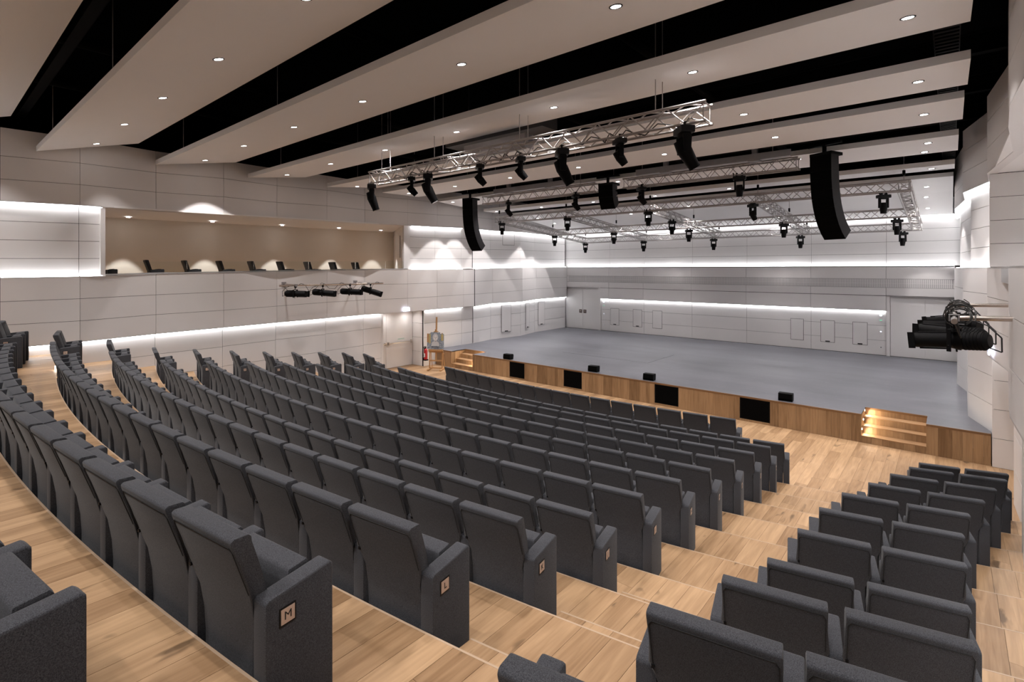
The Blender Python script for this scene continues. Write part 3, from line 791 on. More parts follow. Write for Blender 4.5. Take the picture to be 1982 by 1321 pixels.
for k, y, xs in ((9, 20.87, [-7.9, 0.0, 7.67]), (9, 21.6, [5.0, -3.0]), (10, 22.5, [-8.0, -2.7, 2.6, 7.61]), (10, 24.26, [7.61, 2.6, -2.6])):
    (y0, z0), (y1, z1) = CP[k]; m = (z1-z0)/(y1-y0)
    for x in xs:
        w = 'front' if y < 21 else ('second' if y < 22 else ('third' if y < 23 else 'rearmost'))
        h = 'left' if x < -4 else ('centre left' if x < -1 else ('centre' if x < 1 else ('centre right' if x < 6 else 'right')))
        downlight(x, y, z0+m*(y-y0), math.atan(m), 'recessed downlight at the %s of the %s row in the wide folded stage panel' % (h, w),
                  DOWN_W*(1.3 if x < -7 else 1), ang=math.radians(69 if abs(x) > 7 else 96), blend=.12 if abs(x) > 7 else .8)
for n, (x, y, z) in enumerate([(-11.3, 4.34, 5.80), (-11.3, 6.75, 5.825), (-11.3, 9.2, 5.862), (-11.3, 11.6, 5.895), (-11.3, 13.7, 5.925)]):
    downlight(x, y, z, 0, 'warm downlight in the gallery box soffit, %s from the left' % ORD[n+1], 130, 'gallery downlights', math.radians(57), .12)
for n, (x, y, z) in enumerate([(10.6, 6, 6.09), (10.4, 9, 6.09), (10.0, 12.2, 6.09)]):
    downlight(x, y, z, 0, 'warm downlight in the right gallery soffit, %s from the rear' % ORD[n+1], 200, 'gallery downlights', math.radians(120), .9)

# ---------------------------------------------------------------- FLOORS
XF0, XF1 = -9.9, 9.7
def wall_x(y, left=True):
    P = LLOW_A + LLOW_B if left else sorted(RLOW_A+RLOW_B, key=lambda p: p[1])
    for a, b in zip(P[:-1], P[1:]):
        if a[1] <= y <= b[1]:
            t = (y-a[1])/(b[1]-a[1]); return a[0]+(b[0]-a[0])*t
    return P[0][0] if y < P[0][1] else P[-1][0]
def plank(parent, x0, x1, f0, f1, r0, r1, z, th=.022, g=.0012, mat=None):
    """floor board: front y at x0/x1 = f0/f1, rear y = r0/r1"""
    MB().hexa([(x0+g, r0+g, z-th), (x1-g, r1+g, z-th), (x1-g, f1-g, z-th), (x0+g, f0-g, z-th),
               (x0+g, r0+g, z), (x1-g, r1+g, z), (x1-g, f1-g, z), (x0+g, f0-g, z)]).obj('floor_board', mat or M['oak_floor'], parent)
PW = 0.205
cols = []
x = -9.43
while x < 9.40:
    cols.append((x, x+PW)); x += PW
LR = ROWS + ['O', 'P']
RAD['O'] = RAD['N']+.938; RAD['P'] = RAD['O']+4.2
LEV['O'] = 2.69; LEV['P'] = 2.69
def tier(row, prev):
    Rf = RAD[prev]+.03; Rr = RAD[row]+.03
    z = LEV[row]
    base = MB()
    xs = [c[0] for c in cols]+[cols[-1][1]]
    for a, b in zip(xs[:-1], xs[1:]):
        fa, fb = arc_y(Rf, a)-.004, arc_y(Rf, b)-.004
        ra, rb = arc_y(Rr, a), arc_y(Rr, b)
        base.hexa([(a, ra, z-.5), (b, rb, z-.5), (b, fb, z-.5), (a, fa, z-.5), (a, ra, z-.022), (b, rb, z-.022), (b, fb, z-.022), (a, fa, z-.022)])
    o = base.obj('floor', M['oak_trim']); tag(o, kind='structure')
    rnd = random.Random(ord(row))
    for c0, c1 in cols:
        if c0 < wall_x(7)-.3: pass
        fa, fb = arc_y(Rf, c0)+.012, arc_y(Rf, c1)+.012
        ra, rb = arc_y(Rr, c0)-.0, arc_y(Rr, c1)-.0
        if rnd.random() < .12:
            t = rnd.uniform(.3, .7)
            ma, mb_ = ra+(fa-ra)*t, rb+(fb-rb)*t; mm = (ma+mb_)/2
            plank(o, c0, c1, fa, fb, mm, mm, z); plank(o, c0, c1, mm, mm, ra, rb, z)
        else:
            plank(o, c0, c1, fa, fb, ra, rb, z)
    nm = MB()
    for a, b in zip(xs[:-1], xs[1:]):
        fa, fb = arc_y(Rf, a), arc_y(Rf, b)
        nm.hexa([(a, fa+.008, z-.05), (b, fb+.008, z-.05), (b, fb+.022, z-.05), (a, fa+.022, z-.05), (a, fa+.008, z+.001), (b, fb+.008, z+.001), (b, fb+.022, z+.001), (a, fa+.022, z+.001)])
    nm.obj('nosing', M['nosing'], o)
    return o
for i in range(2, len(LR)):
    o = tier(LR[i], LR[i-1])
    if LR[i] in 'KLMN':           # intermediate step in the aisles
        Rf = RAD[LR[i-1]]+.03; zz = LEV[LR[i]]-.155
        for xa, xb in ((6.02, 7.13), (-6.75, -5.95), (8.46, 8.98), (-8.85, -8.12)):
            fa, fb = arc_y(Rf-.29, xa), arc_y(Rf-.29, xb); ra, rb = arc_y(Rf, xa), arc_y(Rf, xb)
            MB().hexa([(xa, ra, zz-.16), (xb, rb, zz-.16), (xb, fb-.01, zz-.16), (xa, fa-.01, zz-.16), (xa, ra, zz-.022), (xb, rb, zz-.022), (xb, fb-.01, zz-.022), (xa, fa-.01, zz-.022)]).obj('step_riser', M['oak_trim'], o)
            MB().hexa([(xa, fa-.008, zz-.05), (xb, fb-.008, zz-.05), (xb, fb+.006, zz-.05), (xa, fa+.006, zz-.05), (xa, fa-.008, zz+.001), (xb, fb-.008, zz+.001), (xb, fb+.006, zz+.001), (xa, fa+.006, zz+.001)]).obj('nosing', M['nosing'], o)
            x = xa
            while x < xb-.02:
                x2 = min(x+PW, xb)
                plank(o, x, x2, arc_y(Rf-.29, x), arc_y(Rf-.29, x2), arc_y(Rf, x), arc_y(Rf, x2), zz); x = x2
# flat floor between the first rows and the stage
ff = MB()
xs = [c[0]-.0 for c in cols]+[cols[-1][1]]
for a, b in zip(xs[:-1], xs[1:]):
    ra, rb = arc_y(RAD['C']+.03, a), arc_y(RAD['C']+.03, b)
    ff.hexa([(a, ra, -.3), (b, rb, -.3), (b, STAGE_Y+.3, -.3), (a, STAGE_Y+.3, -.3), (a, ra, -.022), (b, rb, -.022), (b, STAGE_Y+.3, -.022), (a, STAGE_Y+.3, -.022)])
ff.box(-9.9, -9.0, 12.2, 14.4, -.3, -.022); ff.box(9.0, 9.8, 12.6, 14.9, -.3, -.022)
floor0 = ff.obj('floor', M['oak_trim']); tag(floor0, kind='structure')
rnd = random.Random(3)
for c0, c1 in cols:
    ya, yb = arc_y(RAD['C']+.03, c0), arc_y(RAD['C']+.03, c1)
    if ya > STAGE_Y-.3: continue
    y = (ya+yb)/2; first = True; nxt = y+rnd.uniform(.7, 2.2)
    while True:
        e = min(nxt, STAGE_Y+.02)
        if STAGE_Y-e < .5: e = STAGE_Y+.02
        plank(floor0, c0, c1, e, e, ya if first else y, yb if first else y, 0.0)
        first = False
        if e > STAGE_Y: break
        y = e; nxt = y+rnd.uniform(1.6, 2.2)
x = -9.72
while x < -9.44:
    plank(floor0, x, min(x+PW, -9.432), 14.2, 14.2, 12.33, 12.33, 0.0); x += PW
x = cols[-1][1]+.002
while x < 9.6:
    plank(floor0, x, min(x+PW, 9.62), 14.8, 14.8, 12.72, 12.72, 0.0); x += PW

# ---------------------------------------------------------------- STAGE
SZ = STAGE_Z
ST_R = (6.61, 7.83); ST_L = (-7.86, -6.60); SD = .82     # the two flights let into the stage front
sm = MB()
sm.box(-9.35, 8.95, STAGE_Y+SD+.002, 25.45, .40, SZ)
for a, b in ((-8.86, ST_L[0]), (ST_L[1], ST_R[0]), (ST_R[1], 8.90)):
    sm.box(a, b, STAGE_Y+.012, STAGE_Y+SD+.002, SZ-.03, SZ)
stage = sm.obj('floor', M['stage']); tag(stage, kind='structure')
# trapdoor seams let into the stage floor
gm = MB()
for a, b in (((-4.15, 17.73), (-.30, 17.73)), ((-.30, 17.73), (-.30, 20.10))):
    if a[1] == b[1]: gm.box(a[0], b[0], a[1]-.009, a[1]+.009, SZ-.004, SZ+.0015)
    else: gm.box(a[0]-.009, a[0]+.009, a[1], b[1], SZ-.004, SZ+.0015)
gm.obj('trapdoor_seam', M['ink'], stage)
sf = empty('stage_platform', (0, STAGE_Y, 0)); tag(sf, 'long oak-boarded face of the stage with four black openings and two flights of steps', 'stage')
def sfobj(mb, name, mat): 
    return mb.obj(name, mat, sf, loc=(0, -STAGE_Y, 0))
SCR = ((-4.60, -3.86), (-2.085, -1.33), (1.315, 2.075), (3.82, 4.59))
rnd = random.Random(11)
segs = [(-8.86, ST_L[0]), (ST_L[1], SCR[0][0]), (SCR[0][1], SCR[1][0]), (SCR[1][1], SCR[2][0]), (SCR[2][1], SCR[3][0]), (SCR[3][1], ST_R[0]), (ST_R[1], 8.90)]
for a, b in segs:
    x = a
    while x < b-.005:
        w = rnd.choice((.17, .205, .205, .24, .125)); x2 = x+w
        if b-x2 < .09: x2 = b
        sfobj(MB().box(x+.001, x2-.001, STAGE_Y, STAGE_Y+.02, .0, SZ-.045), 'front_board', M['oak_front']); x = x2
for a, b in SCR:
    sfobj(MB().box(a, b, STAGE_Y, STAGE_Y+.02, 0, .055), 'front_board', M['oak_front'])
    f = sfobj(MB().box(a+.004, b-.004, STAGE_Y+.008, STAGE_Y+.02, .057, SZ-.047), 'black_opening', M['black'])
    MB().box(a+.03, b-.03, STAGE_Y+.003, STAGE_Y+.008, .085, SZ-.075).obj('mesh_infill', M['grille'], f)
for a, b in ((-8.86, ST_L[0]), (ST_L[1], ST_R[0]), (ST_R[1], 8.90)):
    sfobj(MB().box(a, b, STAGE_Y-.006, STAGE_Y+.02, SZ-.045, SZ+.001), 'edge_trim', M['oak_trim'])
for (a, b), lights_x in ((ST_R, 'left'), (ST_L, 'right')):
    # side cheeks, back riser, three treads with their risers
    for xx, d in ((a, -1), (b, 1)):
        x0, x1 = (xx-.02, xx) if d < 0 else (xx, xx+.02)
        for k in range(4):
            sfobj(MB().box(x0, x1, STAGE_Y+.02+.2*k+.001, STAGE_Y+.02+.2*(k+1)-.001, 0, SZ-.001), 'cheek_board', M['oak_front'])
    for k in range(4):
        z0 = .17*k; z1 = .17*(k+1); y = STAGE_Y+(.273*k if k else 0)
        if k < 3:
            sfobj(MB().box(a, b, y-.004, y+.28, z1-.022, z1), 'tread', M['oak_step'])
        xx = a
        while xx < b-.01:
            x2 = min(xx+.205, b)
            if b-x2 < .08: x2 = b
            sfobj(MB().box(xx+.001, x2-.001, y, y+.015, z0, z1-(.022 if k < 3 else .045)), 'riser_board', M['oak_front']); xx = x2
    sfobj(MB().box(a, b, STAGE_Y+.819-.008, STAGE_Y+.84, SZ-.045, SZ+.001), 'edge_trim', M['oak_trim'])
    lx = a+.001 if lights_x == 'left' else b-.001
    sg_ = 1 if lights_x == 'left' else -1
    for k in range(3):
        yy = STAGE_Y+.14+.273*k; zz = .17*(k+1)+.12
        lo = sfobj(MB().tube((lx, yy, zz), (lx+sg_*.006, yy, zz), .022, 14), 'step_light', M['step_lens'])
        spot('step_lamp', (lx+sg_*.02, yy, zz), 9.0, math.radians(150), .9, (1, .82, .6), sf, .02, (0, math.radians(-62)*sg_, 0)).location = (lx+sg_*.02, yy-STAGE_Y, zz)

# four small wedge speakers on the stage edge
def stage_monitor(x, y, label):
    t = empty('stage_speaker', (x, y, SZ), math.radians(4)); tag(t, label, 'speaker', 'small speakers along the stage edge')
    MB().prism([(-.10, 0), (.10, 0), (.12, .14), (.10, .20), (-.10, .20), (-.12, .06)], -.17, .17).obj('cabinet', M['black'], t, bevel=.008)
    MB().hexa([(-.155, -.108, .02), (.155, -.108, .02), (.155, -.124, .06), (-.155, -.124, .06), (-.155, -.11, .19), (.155, -.11, .19), (.155, -.126, .062), (-.155, -.126, .062)]).obj('front_grille', M['grille'], t)
for x, y, w in ((-4.80, 15.0, 'nearest the left steps'), (-1.0, 15.08, 'second from the left steps'), (1.03, 15.08, 'second from the right steps'), (4.92, 15.08, 'nearest the right steps')):
    stage_monitor(x, y, 'small black wedge speaker on the stage edge, '+w)

# ---------------------------------------------------------------- AUDITORIUM SEATS
BACK_PROF = [(.035, .03), (.035, .30), (.028, .42), (.008, .55), (-.025, .67), (-.065, .80), (-.108, .918), (-.112, .940), (-.095, .950),
             (-.030, .946), (-.016, .932), (-.014, .91), (.020, .80), (.055, .67), (.082, .55), (.095, .42), (.090, .30), (.090, .03)]
def back_mesh():
    low = [p for p in BACK_PROF]
    mb = MB()
    k = len(low)
    def hw(z): 
        return .236 if z < .60 else (.236+(.262-.236)*min(1, (z-.60)/.06))
    n = 0
    for s in (-1, 1):
        for (y, z) in low: mb.v.append((s*hw(z), y, z))
    for i in range(k):
        j = (i+1) % k; mb.f.append((i, j, k+j, k+i))
    mb.f.append(tuple(range(k))[::-1]); mb.f.append(tuple(k+i for i in range(k)))
    return mb.mesh('backrest', M['fabric'], bevel=.012, seg=2)
def make_seat():
    t = empty('theatre_seat')
    link('backrest', back_mesh(), t)
    MB().prism([(.165, .30), (.170, .60), (.182, .672), (.285, .684), (.298, .66), (.270, .34), (.25, .29)], -.232, .232).obj('seat_cushion', M['fabric'], t, bevel=.014, seg=2)
    MB().prism([(0, .0), (0, .635), (.018, .650), (.338, .676), (.355, .660), (.355, .0)], .242, .338).obj('side_panel', M['fabric'], t, bevel=.014, seg=2)
    # dark seam that runs round the rear face of the backrest
    sm_ = MB(); 
    pts = [(-.252, -.026, .67), (-.252, -.098, .885), (-.238, -.1065, .909), (.238, -.1065, .909), (.252, -.098, .885), (.252, -.026, .67)]
    sm_.path(pts, .0022, 4).obj('seam', M['seam'], t)
    MB().box(-.258, -.244, -.030, .03, .648, .664).obj('hinge_cap', M['black_gloss'], t)
    return t
proto = make_seat(); kids_scan(proto)
END_PANEL = MB().prism([(0, .0), (0, .635), (.018, .650), (.338, .676), (.355, .660), (.355, .0)], -.338, -.242).mesh('side_panel', M['fabric'], bevel=.014)
PLATE = MB().box(-.034, .034, -.002, .002, -.034, .034).mesh('row_plate', M['plate'])
PLATE_R = MB().box(-.042, .042, -.001, .001, -.042, .042).mesh('plate_rim', M['black_gloss'])
first_used = [False]
def row_plate(t, letter, side):
    """lettered plate on the aisle face of the end panel; side +1: right, -1: left"""
    x = side*.3385
    p = link('row_plate', PLATE, t, (x+side*.003, .105, .545), (0, 0, side*PI/2))
    link('plate_rim', PLATE_R, p, (0, .0015*1, 0))
    link('lettering', text_mesh(letter, .052, M['ink'], .0006), p, (0, -.0028, 0), (PI/2, 0, 0))
def place_seat(row, s, z=None, label='', group='', left_end=False, plate_r=None, plate_l=None):
    R = RAD[row]; ph = s/R
    x = R*math.sin(ph); y = YC-R*math.cos(ph)
    if not first_used[0]: t = proto; first_used[0] = True
    else: t = copy_tree(proto)
    t.location = (x, y, LEV[row] if z is None else z); t.rotation_euler = (0, 0, ph)
    tag(t, label, 'seat', group)
    if left_end: link('side_panel', END_PANEL, t)
    if plate_r: row_plate(t, plate_r, 1)
    if plate_l: row_plate(t, plate_l, -1)
    return t
PITCH = .58
for row in ROWS:
    R = RAD[row]
    n = 16 if row == 'B' else (20 if row != 'N' else 2)
    xr = 4.71 if row == 'B' else 5.885
    sR = R*math.asin(xr/R)
    for k in range(n):
        s = sR-.24-PITCH*k
        if row == 'B':
            lab = 'charcoal theatre seat in the front row, %s from its right-hand end' % ORD[k+1]
        elif row == 'N':
            lab = 'charcoal theatre seat cut by the bottom left corner, %s from the right aisle' % ORD[k+1]
        elif k < 10:
            lab = 'charcoal theatre seat of the centre block, row %s, %s from the right aisle' % (row, ORD[k+1])
        else:
            lab = 'charcoal theatre seat of the centre block, row %s, %s from the left aisle' % (row, ORD[n-k])
        place_seat(row, s, label=lab, group='seats of row %s in the centre block' % row, left_end=(k == n-1),
                   plate_r=row if (k == 0 and row != 'N') else None)
RBX = dict(zip('MLKJIHGFEDC', [7.74]*6+[7.80, 7.95, 8.10, 8.26, 8.34]))       # right-hand face of the first seat
for row in 'CDEFGHIJKLM':
    R = RAD[row]
    for k in range(2):
        s = R*math.asin((RBX[row]-.02)/R)-.24+.60*k
        t = place_seat(row, s, label='charcoal theatre seat by the right wall, row %s, %s' % (row, 'on the aisle side' if k == 0 else 'on the wall side'),
                   group='seats of the right-hand block', left_end=(k == 0))
LBX = dict(C=-7.72, D=-7.45, E=-7.25, F=-7.10, G=-6.86, H=-6.80, I=-6.82, J=-6.86, K=-6.92, L=-6.93, M=-6.90)
for row in 'CDEFGHIJKLM':
    R = RAD[row]
    for k in range(2):
        s = R*math.asin((LBX[row]+.0)/R)-.24-PITCH*k
        place_seat(row, s, label='charcoal theatre seat by the left wall, row %s, %s' % (row, 'on the aisle side' if k == 0 else 'on the wall side'),
                   group='seats of the left-hand block', left_end=(k == 1), plate_r=row if k == 0 else None)
for n, y in enumerate([3.42, 4.55, 5.55, 6.55, 7.55, 8.55, 9.58, 10.6, 11.6]):
    t = copy_tree(proto); t.location = (-10.0, y, 3.50); t.rotation_euler = (0, 0, math.radians(-8))
    tag(t, 'dark seat behind the glass of the gallery box, %s from its left end' % ORD[n+1], 'seat', 'seats in the gallery box')
    link('side_panel', END_PANEL, t)

# step lights glowing at the left ends of two rows
for r, x0, h in (('L', -5.93, .26), ('K', -5.93, .12)):
    yy = arc_y(RAD[r]+.02, x0)
    o = MB().box(-.03, .03, -.02, -.008, .0, h).obj('step_light', M['step_lens'], loc=(x0, yy, 1.893 if r == 'L' else 1.58)); tag(o, 'glowing aisle light behind the left end of centre block row '+r, 'step light', 'aisle step lights')
    spot('aisle_lamp', (-.06, -.03, .10), 9.0, math.radians(160), .9, (1, .8, .6), o, .03, (0, math.radians(60), 0))

# ---------------------------------------------------------------- TRUSSES
UNIT = MB().tube((0, 0, 0), (0, 0, 1), 1.0, 8).mesh('brace', M['alu'], smooth=True)
def rod(name, p0, p1, r, parent, mat=None):
    p0 = Vector(p0); p1 = Vector(p1); d = p1-p0
    o = link(name, UNIT, parent)
    q = d.to_track_quat('Z', 'Y')
    o.rotation_mode = 'QUATERNION'; o.rotation_quaternion = q; o.location = p0; o.scale = (r, r, d.length)
    return o
def box_truss(parent, p0, p1, size, rc, rb, bay, stuff=True, hang=None):
    """square truss between two axis points; chords are parts, braces parts or stuff"""
    p0 = Vector(p0); p1 = Vector(p1); d = (p1-p0); L = d.length; d.normalize()
    side = d.cross(Vector((0, 0, 1))).normalized(); up = side.cross(d).normalized()
    h = size/2
    cs = [side*h+up*h, side*h-up*h, side*-h-up*h, side*-h+up*h]
    for c in cs: rod('chord', p0+c, p1+c, rc, parent)
    n = max(2, int(round(L/bay))); mb = MB()
    for f in range(4):
        a, b = cs[f], cs[(f+1) % 4]
        for i in range(n):
            t0, tm, t1 = L*i/n, L*(i+.5)/n, L*(i+1)/n
            for q0, q1 in ((p0+d*t0+a, p0+d*tm+b), (p0+d*tm+b, p0+d*t1+a)):
                if stuff: mb.tube(q0, q1, rb, 5, caps=False)
                else: rod('brace', q0, q1, rb, parent)
        for t in (0.04, L-.04):
            q0, q1 = p0+d*t+a, p0+d*t+b
            if stuff: mb.tube(q0, q1, rb, 5, caps=False)
            else: rod('brace', q0, q1, rb, parent)
    if stuff:
        o = mb.obj('brace_lattice', M['alu'], parent); tag(o, kind='stuff')
tr1 = empty('lighting_truss', (0, 0, 0)); tag(tr1, 'nearest straight aluminium lighting truss carrying eight moving heads', 'truss', 'aluminium lighting trusses')
box_truss(tr1, (-3.15, 7.76, 6.53), (5.5, 7.76, 6.53), .29, .024, .011, .62, stuff=False)
rnd = random.Random(5)
xx = -2.9
cb = MB()
while xx < 5.2:
    w_ = rnd.uniform(.25, .7)
    cb.path([(xx, 7.62, 6.40), (xx+w_*.3, 7.60, 6.36-rnd.random()*.05), (xx+w_*.6, 7.62, 6.47), (xx+w_, 7.63, 6.40)], .009, 5); xx += w_
tag(cb.obj('cable_run', M['cable'], tr1), kind='stuff')
for xx in (-2.6, -.6, 1.9, 4.7):
    for dy in (-.13, .13):
        rod('hanger_chain', (xx, 7.76+dy, 6.67), (xx, 7.76+dy, 8.9), .008, tr1)
tr2 = empty('lighting_truss', (0, 0, 0)); tag(tr2, 'left half of the second, split lighting truss beside the central speaker array', 'truss', 'aluminium lighting trusses')
box_truss(tr2, (-5.35, 14.25, 6.80), (-.35, 14.25, 6.80), .27, .022, .009, .5, stuff=False)
tr3 = empty('lighting_truss', (0, 0, 0)); tag(tr3, 'right half of the second, split lighting truss beside the right speaker array', 'truss', 'aluminium lighting trusses')
box_truss(tr3, (.62, 14.25, 6.80), (5.40, 14.25, 6.80), .27, .022, .009, .5, stuff=False)
for t, xs in ((tr2, (-4.8, -1.0)), (tr3, (1.2, 4.8))):
    for xx in xs: rod('hanger_chain', (xx, 14.25, 6.9), (xx, 14.25, 8.9), .008, t)
grid = empty('truss_grid', (0, 0, 0)); tag(grid, 'large rectangular truss grid hanging tilted over the stage', 'truss')
gz = lambda y: 6.53-.0887*(y-17.2)-.13
GX = (-7.25, -3.6, 0.05, 3.66, 7.3); GY = (17.2, 21.3, 24.4)
for gy in GY:
    b = empty('truss_beam', (0, 0, 0), parent=grid)
    box_truss(b, (-7.4, gy, gz(gy)), (7.45, gy, gz(gy)), .26, .022, .010, .52)
for gx in GX:
    b = empty('truss_beam', (0, 0, 0), parent=grid)
    box_truss(b, (gx, GY[0]+.14, gz(GY[0]+.14)), (gx, GY[2]-.14, gz(GY[2]-.14)), .26, .024, .010, .52)
for gx in GX:
    for gy in GY:
        rod('hanger_rod', (gx, gy, gz(gy)+.13), (gx, gy, 7.2 if gy < 19 else 6.9), .008, grid)
        MB().tube((gx, gy, gz(gy)+.28), (gx, gy, gz(gy)+.42), .035, 8).obj('hoist', M['black'], grid)

# ---------------------------------------------------------------- MOVING HEAD FIXTURES
def moving_head(big):
    t = empty('moving_head_light')
    k = 1.0 if big else .74
    cl = MB()
    for sx in (-.07*k, .07*k):
        cl.box(sx-.018, sx+.018, -.03, .03, -.02, .05)
    cl.path([(-.12*k, .0, .02), (-.17*k, -.02, .06), (-.15*k, -.03, .0), (-.1*k, -.02, -.06)], .008, 5)
    cl.obj('clamp', M['black'], t)
    MB().box(-.17*k, .17*k, -.11*k, .11*k, -.13*k, -.02).obj('base', M['black_gloss'], t, bevel=.02*k)
    if big:
        y = MB()
        for sx in (-1, 1):
            y.hexa([(sx*.135-.022, -.05, -.42), (sx*.135+.022, -.05, -.42), (sx*.135+.022, .05, -.42), (sx*.135-.022, .05, -.42),
                    (sx*.125-.022, -.07, -.15), (sx*.125+.022, -.07, -.15), (sx*.125+.022, .07, -.15), (sx*.125-.022, .07, -.15)])
        y.box(-.14, .14, -.06, .06, -.18, -.13)
        y.obj('yoke', M['black'], t, bevel=.01)
        h = MB(); h.tube((0, 0, .16), (0, 0, .0), .085, 16, .115).tube((0, 0, 0), (0, 0, -.30), .115, 16, .085).tube((0, 0, -.30), (0, 0, -.33), .088, 16)
        ho = h.obj('head', M['black'], t, loc=(0, 0, -.36), smooth=True)
        disc('front_lens', .07, M['lampglass'], ho, (0, 0, -.332), rot=(PI, 0, 0))
    else:
        y = MB()
        for sx in (-1, 1): y.box(sx*.085-.016, sx*.085+.016, -.035, .035, -.32, -.09)
        y.box(-.09, .09, -.04, .04, -.12, -.09)
        y.obj('yoke', M['black'], t, bevel=.008)
        h = MB(); h.tube((0, 0, .10), (0, 0, -.02), .062, 14, .075).tube((0, 0, -.02), (0, 0, -.15), .075, 14, .058)
        ho = h.obj('head', M['black'], t, loc=(0, 0, -.30), smooth=True)
        disc('front_lens', .045, M['lampglass'], ho, (0, 0, -.151), rot=(PI, 0, 0))
    kids_scan(t)
    return t
HP = {True: moving_head(True), False: moving_head(False)}
HUSED = {True: False, False: False}
def put_head(big, x, y, z, rz, tilt, label, group, sc_=1.0):
    if not HUSED[big]: t = HP[big]; HUSED[big] = True
    else:
        t = HP[big].copy(); COL.objects.link(t)
        for ch in KIDS[HP[big].name]:
            c = ch.copy(); COL.objects.link(c); c.parent = t
            for g in KIDS.get(ch.name, []):
                d = g.copy(); COL.objects.link(d); d.parent = c
                d.name = g.name.split('.')[0]
            c.name = ch.name.split('.')[0]
            if c.name.startswith('head'): c['_h'] = 1; hd = c
    t.location = (x, y, z); t.rotation_euler = (0, 0, rz); t.scale = (sc_,)*3
    if t is HP[big]:
        hd = [c for c in KIDS[t.name] if c.name.startswith('head')][0]
    else:
        del hd['_h']
    hd.rotation_euler = (tilt, 0, 0)
    tag(t, label, 'stage light', group)
    return t
T1 = [(True, -3.08, .6, .35), (False, -1.45, .7, .75), (True, -.86, .7, .5), (False, .80, .7, .75), (False, 1.90, .7, .75), (True, 2.88, .8, .5), (False, 4.05, .7, .65), (True, 5.15, .8, .55)]
sz = {True: 'large', False: 'compact'}
for i, (b, x, rz, tl) in enumerate(T1):
    put_head(b, x, 7.66, 6.37, -rz, tl, '%s black moving head on the nearest truss, %s from its left end' % (sz[b], ORD[i+1]), 'moving heads on the nearest truss', 1.0 if b else 1.05)
for i, x in enumerate((-4.06, -1.13, 1.22, 4.02)):
    put_head(False, x, 14.15, 6.65, -.7 if i < 3 else .2, .7 if i < 3 else .1, 'compact black moving head on the split truss, %s from the left' % ORD[i+1], 'moving heads on the split truss', 1.25)
GH = [(-7.0, 17.1, 'front', 'far left'), (-3.47, 17.1, 'front', 'second'), (.02, 17.1, 'front', 'middle'), (3.51, 17.2, 'front', 'fourth'), (6.85, 17.3, 'front', 'far right'),
      (-7.1, 21.25, 'middle', 'far left'), (-3.7, 21.25, 'middle', 'second'), (-.2, 21.4, 'middle', 'middle'), (3.5, 21.2, 'middle', 'fourth'), (6.88, 21.5, 'middle', 'far right'),
      (-7.2, 24.3, 'back', 'far left'), (-3.7, 24.3, 'back', 'second'), (-.2, 24.4, 'back', 'middle'), (3.4, 24.5, 'back', 'fourth'), (6.86, 24.5, 'back', 'far right'), (0.0, 19.2, 'centre', 'only')]
for i, (x, y, w, h) in enumerate(GH):
    lab = ('compact moving head under the %s beam of the stage grid, %s' % (w, h)) if w != 'centre' else 'compact moving head under the centre cross beam of the stage grid, between rows'
    tl = .5 if (w, h) == ('front', 'fourth') else .05
    put_head(False, x, y, gz(y)-.15, -.6 if tl > .1 else .64, tl, lab, 'moving heads under the stage grid', 1.2)

# ---------------------------------------------------------------- LINE ARRAYS
def line_array(x, y, ztop, n, label, first_tall=True, rz=0.0):
    t = empty('line_array', (x, y, ztop), rz); tag(t, label, 'speaker array', 'hanging speaker arrays')
    MB().box(-.26, .26, -.10, .34, -.07, 0).obj('rigging_frame', M['black'], t)
    MB().box(-.40, .40, .02, .10, .18, .23).box(-.035, .035, .03, .09, 0, .18).obj('hang_bracket', M['black'], t)
    for xx in (-.28, .28): MB().tube((xx, .06, .23), (xx, .06, 2.2), .007, 5).obj('hanger_chain', M['black_steel'], t)
    py, pz = -.10, -.07
    ang = 0.0
    hs = [.37]*1+[.218]*n if first_tall else [.195]*n
    for i, h in enumerate(hs):
        d = .30
        f = i/max(1, len(hs)-1)
        ang = math.radians(1.5+(42 if n > 5 else 30)*f**1.7)
        dy, dz = math.sin(ang)*h, -math.cos(ang)*h
        ny, nz = math.cos(ang), math.sin(ang)           # towards the rear
        a0 = (py, pz); a1 = (py+dy*.985, pz+dz*.985)
        tp = .02 if h > .2 else .42
        r0 = (a0[0]+ny*d+dy*tp*.5, a0[1]+nz*d+dz*tp*.5); r1 = (a1[0]+ny*d-dy*tp*.5, a1[1]+nz*d-dz*tp*.5)
        m0 = (a0[0]+ny*d*.45, a0[1]+nz*d*.45); m1 = (a1[0]+ny*d*.45, a1[1]+nz*d*.45)
        c = MB().prism([a0, a1, m1, r1, r0, m0], -.25, .25).obj('cabinet', M['speaker_side'], t)
        g0 = (a0[0]-ny*.006, a0[1]-nz*.006); g1 = (a1[0]-ny*.006, a1[1]-nz*.006)
        MB().prism([g0, g1, a1, a0], -.252, .252).obj('front_grille', M['grille'], c)
        py, pz = py+dy, pz+dz
line_array(-5.95, 14.0, 6.93, 8, 'tall curved black speaker array hanging left of the stage', rz=math.radians(5))
line_array(5.95, 14.0, 6.93, 8, 'tall curved black speaker array hanging right of the stage', rz=math.radians(-22))
line_array(0.05, 14.15, 6.88, 4, 'short curved black speaker array hanging in the middle', False)

